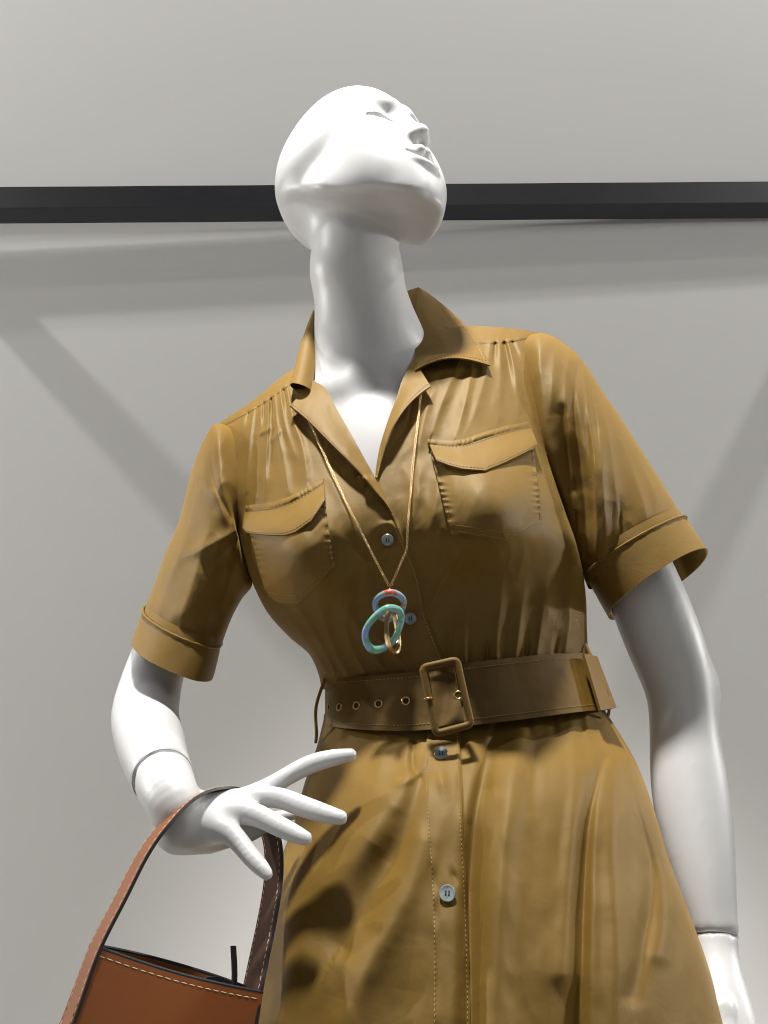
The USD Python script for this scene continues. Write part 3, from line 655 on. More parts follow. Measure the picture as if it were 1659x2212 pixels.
RS = [(1120, 735, 1165, 1000, 0.965, 0.040, .8, 0, 0), (1165, 719, 1184, 1030, 0.968, 0.072, .62, 0, 0), (1231, 751, 1212, 1090, 0.974, 0.080, .62, 0, 0), (1314, 863, 1232, 1165, 0.982, 0.084, .66, 0, 0), (1364, 938, 1244, 1205, 0.985, 0.084, .7, 0, -4),
      (1406, 1005, 1254, 1232, 0.987, 0.082, .75, 0, -8), (1447, 1071, 1262, 1250, 0.988, 0.080, .8, 0, -14), (1482, 1135, 1270, 1268, 0.988, 0.078, .85, 0, -22)]
RF = [([(1215, 900), (1232, 1040), (1250, 1220)], 26, 34, -6, -24, -22), ([(1285, 850), (1300, 1000), (1308, 1190)], 16, 22, 4, 12, 8), ([(1200, 760), (1190, 860), (1186, 900)], 14, 12, 2, 3, 1), ([(1228, 770), (1222, 850), (1232, 960), (1240, 1100)], 11, 12, 2, 6, 3, .3), ([(1248, 790), (1240, 860), (1248, 960), (1262, 1080), (1270, 1220)], 8, 11, -1, -10, -8), ([(1262, 800), (1270, 880), (1284, 1000), (1290, 1200)], 12, 12, 2, 8, 6, -.4),
      ([(1276, 845), (1290, 930), (1296, 1000)], 9, 9, -3, -6, -1), ([(1300, 880), (1318, 960), (1330, 1060), (1340, 1160)], 12, 16, 3, 6, 3), ([(1345, 960), (1375, 1040), (1400, 1130)], 16, 22, 2, 6, 4, .3), ([(1338, 1080), (1345, 1160)], 9, 8, -1, -5, -5), ([(1390, 1010), (1430, 1100)], 12, 14, 1, 3, 1),
      ([(1215, 880), (1222, 960), (1236, 1060)], 10, 10, -2, -6, -4)]
slv_r, SFR = sleeve(RS, RF, 'sleeve', 1)

def cuff(parent, rows, thick, seed):
    """Turned-up band: outer face, rolled lower edge, inner face; open at both ends."""
    R = np.array(rows, float)
    k = np.linspace(0, 1, len(R)); I = PchipInterpolator(k, R)
    n = 110; ph = np.linspace(0, 2 * np.pi, n, endpoint=False); ts = np.r_[np.linspace(0, 1, 26), 1.0, np.linspace(1, -0.25, 20)]
    off = np.r_[np.zeros(26), 0.5, np.ones(20)] * thick
    rings = []
    for t, o in zip(ts, off):
        r = I(np.clip(t, 0, 1)); r = r + (I(0.0) - I(0.05)) * (-t / 0.05 if t < 0 else 0) * 1.0
        c, sn = np.cos(ph), np.sin(ph); w = np.sign(sn) * np.abs(sn) ** r[6]; s = (1 - c) / 2
        sc = scale_at(r[0], r[1], r[4]); half = math.hypot(r[2] - r[0], r[3] - r[1]) / 2; k2 = 1 - o / (half * sc)
        cx, cy = (r[0] + r[2]) / 2, (r[1] + r[3]) / 2
        jit = meshkit.fbm(np.stack([np.cos(ph) * 1.6, np.sin(ph) * 1.6, np.full(n, t * 0.8 + seed)], -1), 2, seed) - 0.5
        x = cx - c * k2 * (r[2] - r[0]) / 2 + r[7] * w * k2; y = cy - c * k2 * (r[3] - r[1]) / 2 + r[8] * w * k2 + jit * (5 if t > 0.9 else 2.0)
        rings.append(P(x, y, r[4] - (r[5] - o) * w - 0.003 * jit))
    v = np.array(rings); qd = grid_faces(len(ts), n)
    m = trimesh.Trimesh(v.reshape(-1, 3), np.vstack([qd[:, [0, 1, 2]], qd[:, [0, 2, 3]]]), process=False)
    if m.face_normals[: n] @ np.array([0, 1.0, 0]) @ np.ones(n) * 0 + (m.face_normals[:n] * (m.triangles_center[:n] - v[0].mean(0))).sum() < 0: m.invert()
    c_ = obj('cuff', m, FABRIC, parent, smooth=45, origin=do)
    lip = v[0] + (v[0] - v[0].mean(0)) * 0.008
    obj('cuff_edge', tube(lip, 0.0013 + 0.0002 * np.sin(np.arange(n) * 1.3), 8, closed=True), FABRIC, parent, smooth=True, origin=do)
    return c_
cuff(slv_l, [(309, 1317, 478, 1390, 0.980, 0.078, .8, -4, 24), (297, 1352, 470, 1428, 0.980, 0.080, .8, -4, 26), (284, 1386, 461, 1462, 0.980, 0.082, .8, -4, 28)], 0.002, 3)
cuff(slv_r, [(1482, 1120, 1266, 1245, 0.988, 0.086, .8, 0, -22), (1506, 1158, 1290, 1288, 0.988, 0.088, .8, 0, -26), (1529, 1193, 1314, 1330, 0.988, 0.090, .8, 0, -30)], 0.002, 7)

# --- skirt
SL = [(700, 1545), (688, 1600), (657, 1695), (633, 1780), (608, 1850), (570, 1960), (527, 2120), (500, 2212), (430, 2450), (360, 2750)]
SR = [(1296, 1520), (1335, 1580), (1375, 1650), (1410, 1740), (1446, 1859), (1487, 1967), (1530, 2085), (1567, 2212), (1625, 2450), (1690, 2750)]
SK = np.array([(*a, *b) for a, b in zip(SL, SR)], float); sk_t = np.linspace(0, 1, len(SK)); SI = PchipInterpolator(sk_t, SK)
SYC = PchipInterpolator(sk_t, [0.974, 0.97, 0.963, 0.957, 0.953, 0.95, 0.95, 0.95, 0.95, 0.95]); SB = PchipInterpolator(sk_t, [0.088, 0.104, 0.132, 0.150, 0.160, 0.172, 0.188, 0.197, 0.215, 0.235])
def skirt_f(t, s):
    r = SI(t); return r[..., 0] * (1 - s) + r[..., 2] * s, r[..., 1] * (1 - s) + r[..., 3] * s, SYC(t), SB(t), 0.66 + 0 * t, 0.0, 14.0 * (1 - t)
px, py, Y, T, PHI, W = loft(np.linspace(0, 1, 300), skirt_f, 380, 90)
KF = [
    ([(1075, 1560), (1042, 1680), (1022, 1800), (1012, 2000), (1010, 2300)], 16, 26, -4, -18, -18, -.3),
    ([(1130, 1580), (1105, 1720), (1085, 1900), (1070, 2300)], 26, 48, 5, 13, 13),
    ([(1150, 1600), (1152, 1680), (1142, 1750)], 12, 16, -1, -3, -1), ([(1215, 1580), (1205, 1720), (1180, 1900), (1165, 2250)], 30, 46, 2, 5, 4),
    ([(1235, 1560), (1245, 1690), (1235, 1850), (1222, 2100)], 16, 32, 4, 9, 8),
    ([(1305, 1640), (1280, 1720), (1264, 1850), (1256, 2050), (1250, 2300)], 12, 22, -4, -19, -17, .2),
    ([(1320, 1660), (1325, 1740), (1325, 1850), (1335, 2050), (1335, 2300)], 20, 40, 5, 14, 11),
    ([(1335, 1610), (1380, 1760), (1408, 1900), (1388, 2060), (1366, 2150)], 12, 20, -3, -13, -7), ([(1350, 1640), (1405, 1780), (1445, 1920), (1425, 2060)], 14, 24, 4, 12, 7),
    ([(1468, 1960), (1492, 2080), (1512, 2250)], 12, 20, 1, -6, -5),
    ([(880, 1600), (880, 1660), (860, 1740)], 12, 20, 2, 4, 2), ([(835, 1590), (812, 1680), (760, 1800)], 14, 34, 3, 5, 3), ([(740, 1582), (715, 1660), (680, 1760)], 12, 28, 3, 4, 3),
    ([(910, 1670), (872, 1800), (805, 1930), (740, 2040)], 20, 42, -3, -14, -12, .2), ([(850, 1700), (790, 1820), (715, 1910)], 26, 42, 4, 11, 6), ([(915, 1820), (855, 1970), (780, 2110), (720, 2250)], 28, 50, 5, 13, 9),
    ([(898, 1600), (890, 1640), (905, 1680)], 8, 10, -2, -5, -3), ([(862, 1690), (890, 1680), (920, 1640)], 10, 12, 2, 4, 3), ([(760, 2060), (740, 2140), (700, 2250)], 24, 40, -3, -8, -6), ([(650, 1980), (640, 2080), (600, 2200)], 26, 36, 3, 6, 5),
    ([(900, 2030), (880, 2120), (860, 2250)], 34, 46, -2, -6, -4),
    ([(950, 1660), (960, 1720)], 10, 12, 1, 4, 1), ([(985, 1905), (975, 1880)], 8, 8, -2, -3, -1), ([(1010, 1580), (1024, 1640)], 10, 14, 3, 4, 1), ([(1060, 1560), (1052, 1610)], 8, 12, 4, 3, 0), ([(1140, 1553), (1146, 1600)], 7, 11, -4, -3, 0), ([(1195, 1546), (1200, 1600)], 8, 11, -3, -3, 0), ([(1265, 1545), (1280, 1620)], 8, 14, 4, 4, 1),
]
fr = W > 0; wt = np.abs(W) ** 0.8
wb = meshkit.fbm(np.stack([px.ravel() / 110.0, py.ravel() / 190.0, 5.0 * (W.ravel() < 0)], -1), 3, 21).reshape(px.shape)
PLR = [(992, 1575), (996, 1698), (1002, 1823), (1007, 1907), (1012, 2040), (1016, 2212), (1026, 2760)]
pe = np.array(PLR, float); xe = np.interp(py, pe[:, 1], pe[:, 0])
Y = Y - (folds(px, py, KF, 0.08) * fr + 0.008 * (wb - wb.mean()) + crumple(px, py, 51, 150, 300, 0.0016, skew=0.5) * fr * smoothstep(0.0, 0.12, T) + crumple(px, py, 52, 40, 80, 0.00035) * fr) * wt - 0.004 * smoothstep(2.5, -2.5, px - xe) * smoothstep(200, 60, xe - px) * fr
KFS = Surf(px[fr], py[fr], Y[fr])
v = P(px, py, Y).reshape(-1, 3); qd = grid_faces(*px.shape)
m = outward(trimesh.Trimesh(v, np.vstack([qd[:, [0, 1, 2]], qd[:, [0, 2, 3]]]), process=False), v.mean(0))
obj('skirt', m, FABRIC, dress, smooth=60, origin=do)
# --- collar and lapels
def BFn(x, y):
    """Bodice depth, falling back to the nearest row below where the shoulder ends."""
    r = BF(x, y)
    for d in (6, 12, 20, 30, 45, 60):
        if not np.isnan(r).any(): break
        r = np.where(np.isnan(r), BF(x, y + d), r)
    return np.where(np.isnan(r), 0.95, r)
def table(us, vs, tab):
    from scipy.interpolate import RegularGridInterpolator
    f = RegularGridInterpolator((us, vs), np.array(tab, float), method='linear'); 
    return lambda u, v: f(np.stack([np.clip(u, 0, 1), np.clip(v, 0, 1)], -1))
kn = [0, .3, .6, .82, 1]
yin = PchipInterpolator(kn, [.990, .955, .925, .903, float(BFn(896, 798)) - 0.016])
yout = PchipInterpolator(kn, [.996, .972, .945, float(BFn(1034, 742)) - 0.010, float(BFn(1059, 789)) - 0.013])
def collar_r_depth(x, y, u, v):
    y0 = yin(u) * (1 - v) + yout(u) * v - 0.007 * np.sin(np.pi * v) * (0.4 + 0.6 * u)
    on = np.where(np.isnan(BF(x, y)), 9.0, BF(x, y)) - 0.005
    return np.where(u > 0.5, smin(y0, on, 0.006), y0)
m, (G, Yc_) = sheet([(905, 621), (899, 660), (897, 700), (897, 745), (896, 800)], [(914, 626), (968, 667), (1006, 703), (1033, 738), (1059, 789)], collar_r_depth, 50, 36, 0.0016,
          bulge=lambda u, v: np.stack([0 * u * v, -22 * u ** 5 * np.sin(np.pi * v ** 0.9) + 0 * v], -1))
G0c, Y0c = G, Yc_
collar = obj('collar', m, FABRIC, dress, smooth=40, origin=do, label='pointed collar leaf lying open on the shoulder')
m, _ = sheet([(868, 632), (884, 660), (897, 705)], [(905, 620), (904, 660), (899, 712)], lambda x, y, u, v: 1.0 - 0.055 * u, 12, 6, 0.0016)
obj('collar_stand', m, FABRIC, dress, smooth=40, origin=do)
def roll_f(t, s):
    A = curve(ROLL_A, t); B = curve(ROLL_B, t)
    return A[..., 0] * (1 - s) + B[..., 0] * s, A[..., 1] * (1 - s) + B[..., 1] * s, 0.975 - 0.085 * t ** 1.2, 0.010 + 0.010 * t, 0.9 + 0 * t, -2.0 * t, -9.0 * t
ROLL_A = spline([(677, 668), (660, 712), (645, 758), (634, 806), (627, 832)], 300); ROLL_B = spline([(681, 676), (683, 715), (683, 760), (679, 810), (673, 846)], 300)
px, py, Y, T, PHI, W = loft(np.linspace(0, 1, 40), roll_f, 40, 24)
qd = grid_faces(*px.shape); v = P(px, py, Y).reshape(-1, 3)
obj('collar', trimesh.Trimesh(v, np.vstack([qd[:, [0, 1, 2]], qd[:, [0, 2, 3]]]), process=False), FABRIC, dress, smooth=40, origin=do, label='collar leaf rolled up on edge beside the neck')
def lift_depth(l0, l1, taper, base=0.0):
    return lambda x, y, u, v: BFn(x, y) - base - (l0 + (l1 - l0) * smoothstep(0, 1, v)) * taper(u)
m, lapL = sheet([(674, 822), (700, 836), (728, 885), (767, 953), (801, 1015), (826, 1062), (848, 1112), (860, 1142)], [(627, 876), (645, 890), (666, 908), (692, 934), (731, 973), (770, 1012), (810, 1059), (841, 1098), (862, 1143)],
                lift_depth(0.010, 0.020, lambda u: 0.15 + 0.85 * smoothstep(1.0, 0.45, u)), 70, 18, 0.0016)
obj('lapel', m, FABRIC, dress, smooth=40, origin=do)
m, lapR = sheet([(894, 776), (873, 811), (855, 862), (835, 917), (818, 976), (810, 1030)], [(930, 834), (897, 859), (869, 890), (845, 931), (829, 980), (815, 1032)],
                lift_depth(0.010, 0.022, lambda u: 0.2 + 0.8 * smoothstep(1.0, 0.4, u)), 60, 18, 0.0016)
obj('lapel', m, FABRIC, dress, smooth=40, origin=do)
def line_on(pts, depth, n=120, spl=True):
    L = spline(pts, n) if spl else poly_resample(pts, n)
    return P(L[:, 0], L[:, 1], depth(L[:, 0], L[:, 1]))
def inset(G, Y, frac, axis):
    """Points along a sheet at a fraction across it."""
    k = frac * (G.shape[0] - 1); i = int(k); w = k - i; j = min(i + 1, G.shape[0] - 1)
    g = G[i] * (1 - w) + G[j] * w; y = Y[i] * (1 - w) + Y[j] * w
    return P(g[:, 0], g[:, 1], y)
seams = []
seams.append(stitches(P(G0c[:, -3, 0], G0c[:, -3, 1], Y0c[:, -3]), lift=0.0005)); seams.append(stitches(P(G0c[-3, 20:, 0], G0c[-3, 20:, 1], Y0c[-3, 20:]), lift=0.0005))
for (G, Yg), fr_ in ((lapL, 0.93), (lapR, 0.9)): seams.append(stitches(inset(G, Yg, fr_, 0), lift=0.0004))

# --- pockets with flaps
def pocket(body_a, body_b, flap_a, flap_b, puff):
    def bd(x, y, u, v): return BFn(x, y) - 0.0060 - 0.0013 * np.sin(y / 2.6 + 3 * np.sin(y / 19)) * np.exp(-(np.minimum(u, 1 - u) / 0.06) ** 2) - puff * np.sin(np.pi * np.clip(u, 0, 1)) ** 0.8 * np.sin(np.pi * np.clip(v * 0.9 + 0.05, 0, 1)) ** 0.8
    m, (G, Yg) = sheet(body_a, body_b, bd, 90, 70, 0.0048, spl=False)
    pk = obj('pocket', m, FABRIC, dress, smooth=50, origin=do)
    for fr_ in (0.90, 0.975): seams.append(stitches(inset(G, Yg, fr_, 0), lift=0.0005))
    for j in (2, -3): seams.append(stitches(P(G[:, j, 0], G[:, j, 1], Yg[:, j]), lift=0.0006))
    fl_d = lambda x, y, u, v: BFn(x, y) - 0.005 - (0.004 + puff * 0.9) * smoothstep(0, 1, v) - 0.0015 * np.sin(u * 9) * v
    m, (G, Yg) = sheet(flap_a, flap_b, fl_d, 60, 24, 0.0018, spl=False)
    fp = obj('flap', m, FABRIC, pk, smooth=50, origin=do)
    A = np.array(poly_resample(flap_a, 30)); 
    m, _ = sheet(A + [0, -2], A + [0, 11], lambda x, y, u, v: BFn(x, y) - 0.0062 - 0.0014 * np.sin(np.pi * v) - 0.0006 * np.sin(u * 60 + 5 * np.sin(u * 17)) * np.sin(np.pi * v), 90, 6, 0.0018)
    obj('flap_seam', m, FABRIC, pk, smooth=60, origin=do)
    seams.append(stitches(inset(G, Yg, 0.93, 0), lift=0.0005)); seams.append(stitches(inset(G, Yg, 0.17, 0), lift=0.0012))
pocket([(531, 1120), (580, 1120), (640, 1100), (700, 1070)], [(577, 1296), (614, 1304), (643, 1305), (679, 1272), (722, 1223)],
       [(530, 1094), (588, 1087), (627, 1074), (672, 1050), (699, 1034)], [(523, 1141), (533, 1151), (575, 1155), (614, 1156), (637, 1149), (672, 1124), (701, 1080)], 0.010)
pocket([(930, 975), (997, 985), (1060, 970), (1150, 945)], [(973, 1150), (1043, 1159), (1093, 1171), (1130, 1151), (1172, 1128)],
       [(924, 950), (975, 954), (1005, 950), (1043, 936), (1097, 921), (1142, 913)], [(943, 994), (970, 1004), (1000, 1012), (1047, 1016), (1089, 999), (1126, 981), (1163, 962)], 0.012)

# --- front band of the skirt, stitching
PLL = [(923, 1575), (920, 1690), (925, 1782), (932, 1886), (936, 1970), (938, 2097), (937, 2212), (934, 2700)]
rip = lambda y: 0.0
m, plk = sheet(PLL, PLR[:-1] + [(1026, 2700)], lambda x, y, u, v: np.where(np.isnan(KFS(x, y)), 0.75, KFS(x, y)) - 0.0022 - 0.0012 * np.sin(y / 17.0 + 2 * np.sin(y / 61)) * np.exp(-((v - 0.05) / 0.12) ** 2) - 0.001 * np.sin(y / 23.0) * np.exp(-((v - 0.95) / 0.1) ** 2), 260, 20, 0.0015)
obj('placket', m, FABRIC, dress, smooth=50, origin=do)
G, Yg = plk
for fr_ in (0.02, 0.93): seams.append(stitches(inset(G, Yg, fr_, 0), lift=0.0005))
bf2 = lambda x, y: BFn(x, y) - 0.0012
seams.append(stitches(line_on([(x - 7, y) for x, y in FEDGE[2:]], bf2)))
seams.append(stitches(line_on([(470, 925), (526, 897), (570, 870), (609, 843), (630, 828)], bf2)))
for pts_, dx in (([(470, 930), (465, 950), (478, 1008), (497, 1091), (510, 1139), (525, 1200)], 5), ([(1164, 730), (1166, 792), (1172, 863), (1178, 921), (1185, 980), (1201, 1042), (1222, 1105)], -5)):
    seams.append(stitches(line_on([(x + dx, y) for x, y in pts_], bf2), lift=0.0004))
obj('stitching', trimesh.util.concatenate(seams), THREAD, dress, smooth=False, origin=do, kind='stuff')

# --- buttons
def frame_at(fn, x, y):
    """Point and axes (right, up, out) on a depth surface."""
    e = 5.0; c = P(x, y, fn(x, y)); a = P(x + e, y, fn(x + e, y)) - P(x - e, y, fn(x - e, y)); b = P(x, y - e, fn(x, y - e)) - P(x, y + e, fn(x, y + e))
    n = np.cross(a, b); n /= np.linalg.norm(n)
    if n @ (CAM - c) < 0: n = -n
    n = n + 0.8 * (CAM - c) / np.linalg.norm(CAM - c); n /= np.linalg.norm(n)
    a = a - n * (a @ n); a /= np.linalg.norm(a); return c, a, np.cross(n, a), n
def place(m, c, a, b, n):
    T4 = np.eye(4); T4[:3, 0], T4[:3, 1], T4[:3, 2], T4[:3, 3] = a, b, n, c; m = m.copy(); m.apply_transform(T4); return m
def button(fn, x, y, r, lift):
    c, a, b, n = frame_at(fn, x, y); c = c + n * lift
    prof = np.array([(0, 0.0), (0.92, 0.0), (1.0, 0.10), (1.0, 0.20), (0.93, 0.27), (0.82, 0.27), (0.70, 0.20), (0.30, 0.17), (0, 0.17)]) * r
    prof[:, 1] *= 1.1
    d = trimesh.creation.revolve(prof, sections=36)
    bt = obj('button', place(d, c, a, b, n), PEARL, dress, smooth=35, origin=do)
    for sx in (-1, 1):
        for sy in (-1, 1):
            h = trimesh.creation.cylinder(radius=0.115 * r, height=0.05 * r, sections=10); h.apply_translation([0.2 * sx * r, 0.2 * sy * r, 0.205 * r])
            obj('hole', place(h, c, a, b, n), DARK, bt, smooth=False, origin=do)
        t = tube([(0.2 * sx * r, -0.2 * r, 0.2 * r), (0.2 * sx * r, 0, 0.27 * r), (0.2 * sx * r, 0.2 * r, 0.2 * r)], 0.06 * r, 6)
        obj('thread', place(t, c, a, b, n), DARK, bt, smooth=True, origin=do)
kfn = lambda x, y: KFS(x, y) - 0.004
bfn = lambda x, y: BFn(x, y)
button(bfn, 838, 1166, 13.0 * scale_at(838, 1166, .83), 0.003)
button(bfn, 888, 1336, 14.0 * scale_at(888, 1336, .84), 0.003)
button(kfn, 953, 1629, 15.0 * scale_at(953, 1630, .84), 0.001)
button(kfn, 967, 1931, 17.5 * scale_at(967, 1931, .80), 0.001)

# --- belt loops
def loop(pts, r):
    p_ = cspline(pts, 24); c = P(p_[:, 0], p_[:, 1], p_[:, 2]); return tube(c, r, 6)
obj('belt_loop', loop([(703, 1462, .935), (690, 1500, .925), (682, 1535, .922), (683, 1570, .925), (682, 1604, .935)], 0.0016), FABRIC, dress, origin=do)
obj('belt_loop', loop([(1265, 1392, .935), (1285, 1430, .925), (1308, 1482, .915), (1316, 1520, .915), (1314, 1545, .93)], 0.0017), FABRIC, dress, origin=do)

# ------------------------------------------------------------------ belt
belt = thing('belt', 'wide ochre cloth belt with covered square buckle and brass eyelets cinched round the dress waist', 'belt', P(965, 1505, 0.95))
bo = belt.origin
bT = spline([(702, 1468), (782, 1460), (902, 1450), (1002, 1433), (1115, 1420), (1198, 1412), (1270, 1411)], 300)
bB = spline([(702, 1568), (782, 1576), (865, 1579), (927, 1576), (1023, 1566), (1136, 1553), (1240, 1539), (1318, 1531)], 300)
def belt_pt(t, s, off=0.0):
    A, B = curve(bT, s), curve(bB, s); return A * (1 - t)[..., None] + B * t[..., None]
ph = np.r_[np.linspace(0, np.pi, 240, endpoint=False), np.linspace(np.pi, 2 * np.pi, 90, endpoint=False)]
rows = [(t, 0.0) for t in np.linspace(0, 1, 22)] + [(t, 0.0022) for t in np.linspace(1, 0, 8)]
rings, FY = [], []
for t, o in rows:
    c, sn = np.cos(ph), np.sin(ph); w = np.sign(sn) * np.abs(sn) ** 0.66; s = (1 - c) / 2
    g = belt_pt(np.full_like(s, t), s)
    rip_ = 0.0008 * np.sin(s * 21 + 3 * t) * np.sin(np.pi * t) + 0.0022 * np.exp(-((t - 0.10) / 0.05) ** 2) * 0.35 - 0.003 * (np.abs(t - 0.5) * 2) ** 4 * 0
    xx = meshkit.fbm(np.stack([s * 14, np.full_like(s, t * 3), w * 0], -1), 3, 9) - 0.5
    Yv = 0.974 - (0.104 - o + 0.012 * t * (s < 2)) * w - (rip_ + 0.0015 * xx) * (w > 0) * np.abs(w)
    rings.append((g[:, 0] + 0 * c, g[:, 1] + 14 * w * 0, Yv))
R3 = np.array([P(*r) for r in rings])
n = len(ph); qd = grid_faces(len(rows), n); j = np.arange(n); L0 = (len(rows) - 1) * n
qd = np.vstack([qd, np.stack([L0 + j, L0 + (j + 1) % n, (j + 1) % n, j], -1)])
m = outward(trimesh.Trimesh(R3.reshape(-1, 3), np.vstack([qd[:, [0, 1, 2]], qd[:, [0, 2, 3]]]), process=False), R3.mean((0, 1)))
obj('strap', m, SHADED_BELTCLOTH, belt, smooth=50, origin=bo)
fr = ph < np.pi
BELT = Surf(np.concatenate([r[0][fr] for r in rings[:22]]), np.concatenate([r[1][fr] for r in rings[:22]]), np.concatenate([r[2][fr] for r in rings[:22]]))
BELTn = lambda x, y: np.where(np.isnan(BELT(x, y)), 0.84, BELT(x, y))
m, _ = sheet([(1262, 1412), (1276, 1414), (1291, 1419)], [(1298, 1534), (1316, 1531), (1332, 1527)], lambda x, y, u, v: 0.905 - 0.012 * v + 0.02 * u, 12, 30, 0.003)
obj('strap_end', m, SHADED_BELTCLOTH, belt, smooth=50, origin=bo)
ss = []
for t in (0.09, 0.90):
    s = np.linspace(0.03, 0.985, 200); g = belt_pt(np.full_like(s, t), s); ss.append(stitches(P(g[:, 0], g[:, 1], BELTn(g[:, 0], g[:, 1])), lift=0.0005))
obj('stitching', trimesh.util.concatenate(ss), THREAD, belt, smooth=False, origin=bo, kind='stuff')
def rounded(corners, r, n=8):
    out = []; k = len(corners); C = np.array(corners, float)
    for i in range(k):
        a, b, c = C[i - 1], C[i], C[(i + 1) % k]; u = (a - b) / np.linalg.norm(a - b); w = (c - b) / np.linalg.norm(c - b); p0, p1 = b + u * r, b + w * r
        for t in np.linspace(0, 1, n): out.append((1 - t) ** 2 * p0 + 2 * t * (1 - t) * b + t * t * p1)
    return np.array(out)
bk = rounded([(912, 1442), (987, 1425), (1018, 1565), (942, 1585)], 11); bk = poly_resample(np.vstack([bk, bk[:1]]), 161)[:-1]
tt = np.linspace(0, 2 * np.pi, 160, endpoint=False)
yb = float(np.min(BELTn(bk[:, 0], bk[:, 1]))) - 0.0015
obj('buckle', tube(P(bk[:, 0], bk[:, 1], yb), 0.0033 + 0.00007 * np.sin(tt * 37) * np.exp(-(np.abs(np.sin(2 * tt)) / 0.4) ** 2), 12, closed=True), SHADED_BELTCLOTH, belt, smooth=60, origin=bo)
# second layer of the strap inside and left of the buckle
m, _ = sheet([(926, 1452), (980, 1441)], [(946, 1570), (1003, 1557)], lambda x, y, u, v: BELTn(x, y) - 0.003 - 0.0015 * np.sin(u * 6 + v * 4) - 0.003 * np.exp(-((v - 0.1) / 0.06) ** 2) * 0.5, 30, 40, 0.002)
obj('strap_end', m, SHADED_BELTCLOTH, belt, smooth=50, origin=bo)
for x, y, sq in ((711, 1527, .5), (733, 1527, .75), (770, 1524, .9), (818, 1520, 1), (877, 1514, 1), (990, 1502, 1)):
    fnb = (lambda x, y: BELTn(x, y) - 0.0042) if x > 950 else BELTn
    c, a, b, nn = frame_at(fnb, x, y); R0 = 8.3 * scale_at(x, y, .84)
    ang = np.linspace(0, 2 * np.pi, 24, endpoint=False); ringp = c + nn * 0.0006 + R0 * (np.cos(ang)[:, None] * a * sq + np.sin(ang)[:, None] * b)
    ey = obj('eyelet', tube(ringp, 0.00095, 8, closed=True), BRASS, belt, smooth=True, origin=bo)
    h = trimesh.creation.cylinder(radius=R0 * 0.86, height=0.0006, sections=20); h.apply_scale([sq, 1, 1]); h.apply_translation([0, 0, 0.0004])
    obj('hole', place(h, c, a, b, nn), DARK, ey, smooth=False, origin=bo)
obj('prong', tube(P(np.linspace(917, 934, 6), np.linspace(1510, 1507, 6), yb - 0.0015 - 0.003 * np.sin(np.linspace(0.3, 2.9, 6))), 0.0012, 8), BRASS, belt, smooth=True, origin=bo)

# ------------------------------------------------------------------ necklace
neck = thing('necklace', 'long fine gold chain with three interlocked ring pendants hanging on the dress front', 'necklace', P(842, 1285, 0.82))
no = neck.origin
def chain_path(pts, y_end):
    L = spline(pts, 200); Yl = BFn(L[:, 0], L[:, 1]) - 0.006
    Yl = gaussian_filter1d(np.minimum.accumulate(Yl[::1]) * 0.5 + Yl * 0.5, 8, mode='nearest')
    w = smoothstep(0.80, 1.0, np.linspace(0, 1, 200)); Yl = Yl * (1 - w) + y_end * w
    return P(L[:, 0], L[:, 1], Yl)
PY = float(BFn(842, 1235)) - 0.012
def oval(rx, ry, n): a = np.linspace(0, 2 * np.pi, n, endpoint=False); return np.stack([rx * np.cos(a), ry * np.sin(a), 0 * a], -1)
link0 = tube(oval(0.0020, 0.00118, 12), 0.00030, 6, closed=True)
def links(path, pitch=0.00295):
    L = np.r_[0, np.cumsum(np.linalg.norm(np.diff(path, axis=0), axis=1))]; nL = int(L[-1] / pitch)
    at = lambda x: np.stack([np.interp(x, L, c) for c in path.T], -1)
    for i in range(nL):
        x = (i + 0.5) * pitch; c = at(x); t = at(min(x + pitch * .5, L[-1])) - at(max(x - pitch * .5, 0)); t /= np.linalg.norm(t)
        vw = CAM - c; vw -= t * (vw @ t); vw /= np.linalg.norm(vw); sd = np.cross(t, vw); a = math.radians(38 if i % 2 else -48)
        nrm = vw * math.cos(a) + sd * math.sin(a); obj('link', place(link0, c, t, np.cross(nrm, t), nrm), GOLD, neck, smooth=True, origin=no)
links(chain_path([(655, 880), (674, 923), (705, 993), (739, 1067), (765, 1119), (802, 1192), (842, 1268)], PY))
links(chain_path([(915, 815), (909, 852), (903, 910), (895, 972), (891, 1015), (888, 1052), (880, 1151), (879, 1180), (863, 1222), (843, 1268)], PY - 0.001))
k = scale_at(842, 1320, PY)
def ring_path(cx, cy, rx, ry, ang, yaw, wave, seed):
    """An uneven oval ring in space, given in picture pixels about its centre; yaw turns it about its long axis."""
    a = np.linspace(0, 2 * np.pi, 72, endpoint=False); rr = 1 + wave * np.sin(3 * a + seed) + 0.6 * wave * np.sin(5 * a + 2 * seed)
    q = np.stack([rx * np.cos(a) * rr, ry * np.sin(a) * rr, 0 * a], -1) * k
    Rz = trimesh.transformations.rotation_matrix(math.radians(yaw), [1, 0, 0])[:3, :3]; q = q @ Rz.T
    Ra = trimesh.transformations.rotation_matrix(math.radians(ang), [0, 0, 1])[:3, :3]; q = q @ Ra.T
    return q[:, :1] * rt + q[:, 1:2] * up - q[:, 2:] * fw, a
q, a = ring_path(841, 1308, 31, 29, 20, 12, 0.025, 1); obj('pendant_ring', tube(P(841, 1308, PY) + q, k * (7.4 + 0.7 * np.sin(2 * a)), 14, closed=True), RESIN1, neck, smooth=True, origin=no, label='round teal resin ring flecked with red')
q, a = ring_path(828, 1359, 50, 33, 56, 16, 0.03, 2); obj('pendant_ring', tube(P(828, 1359, PY - 0.001) + q, k * (8.2 + 0.9 * np.sin(2 * a + 1)), 14, closed=True), RESIN2, neck, smooth=True, origin=no, label='larger oval green and blue resin ring')
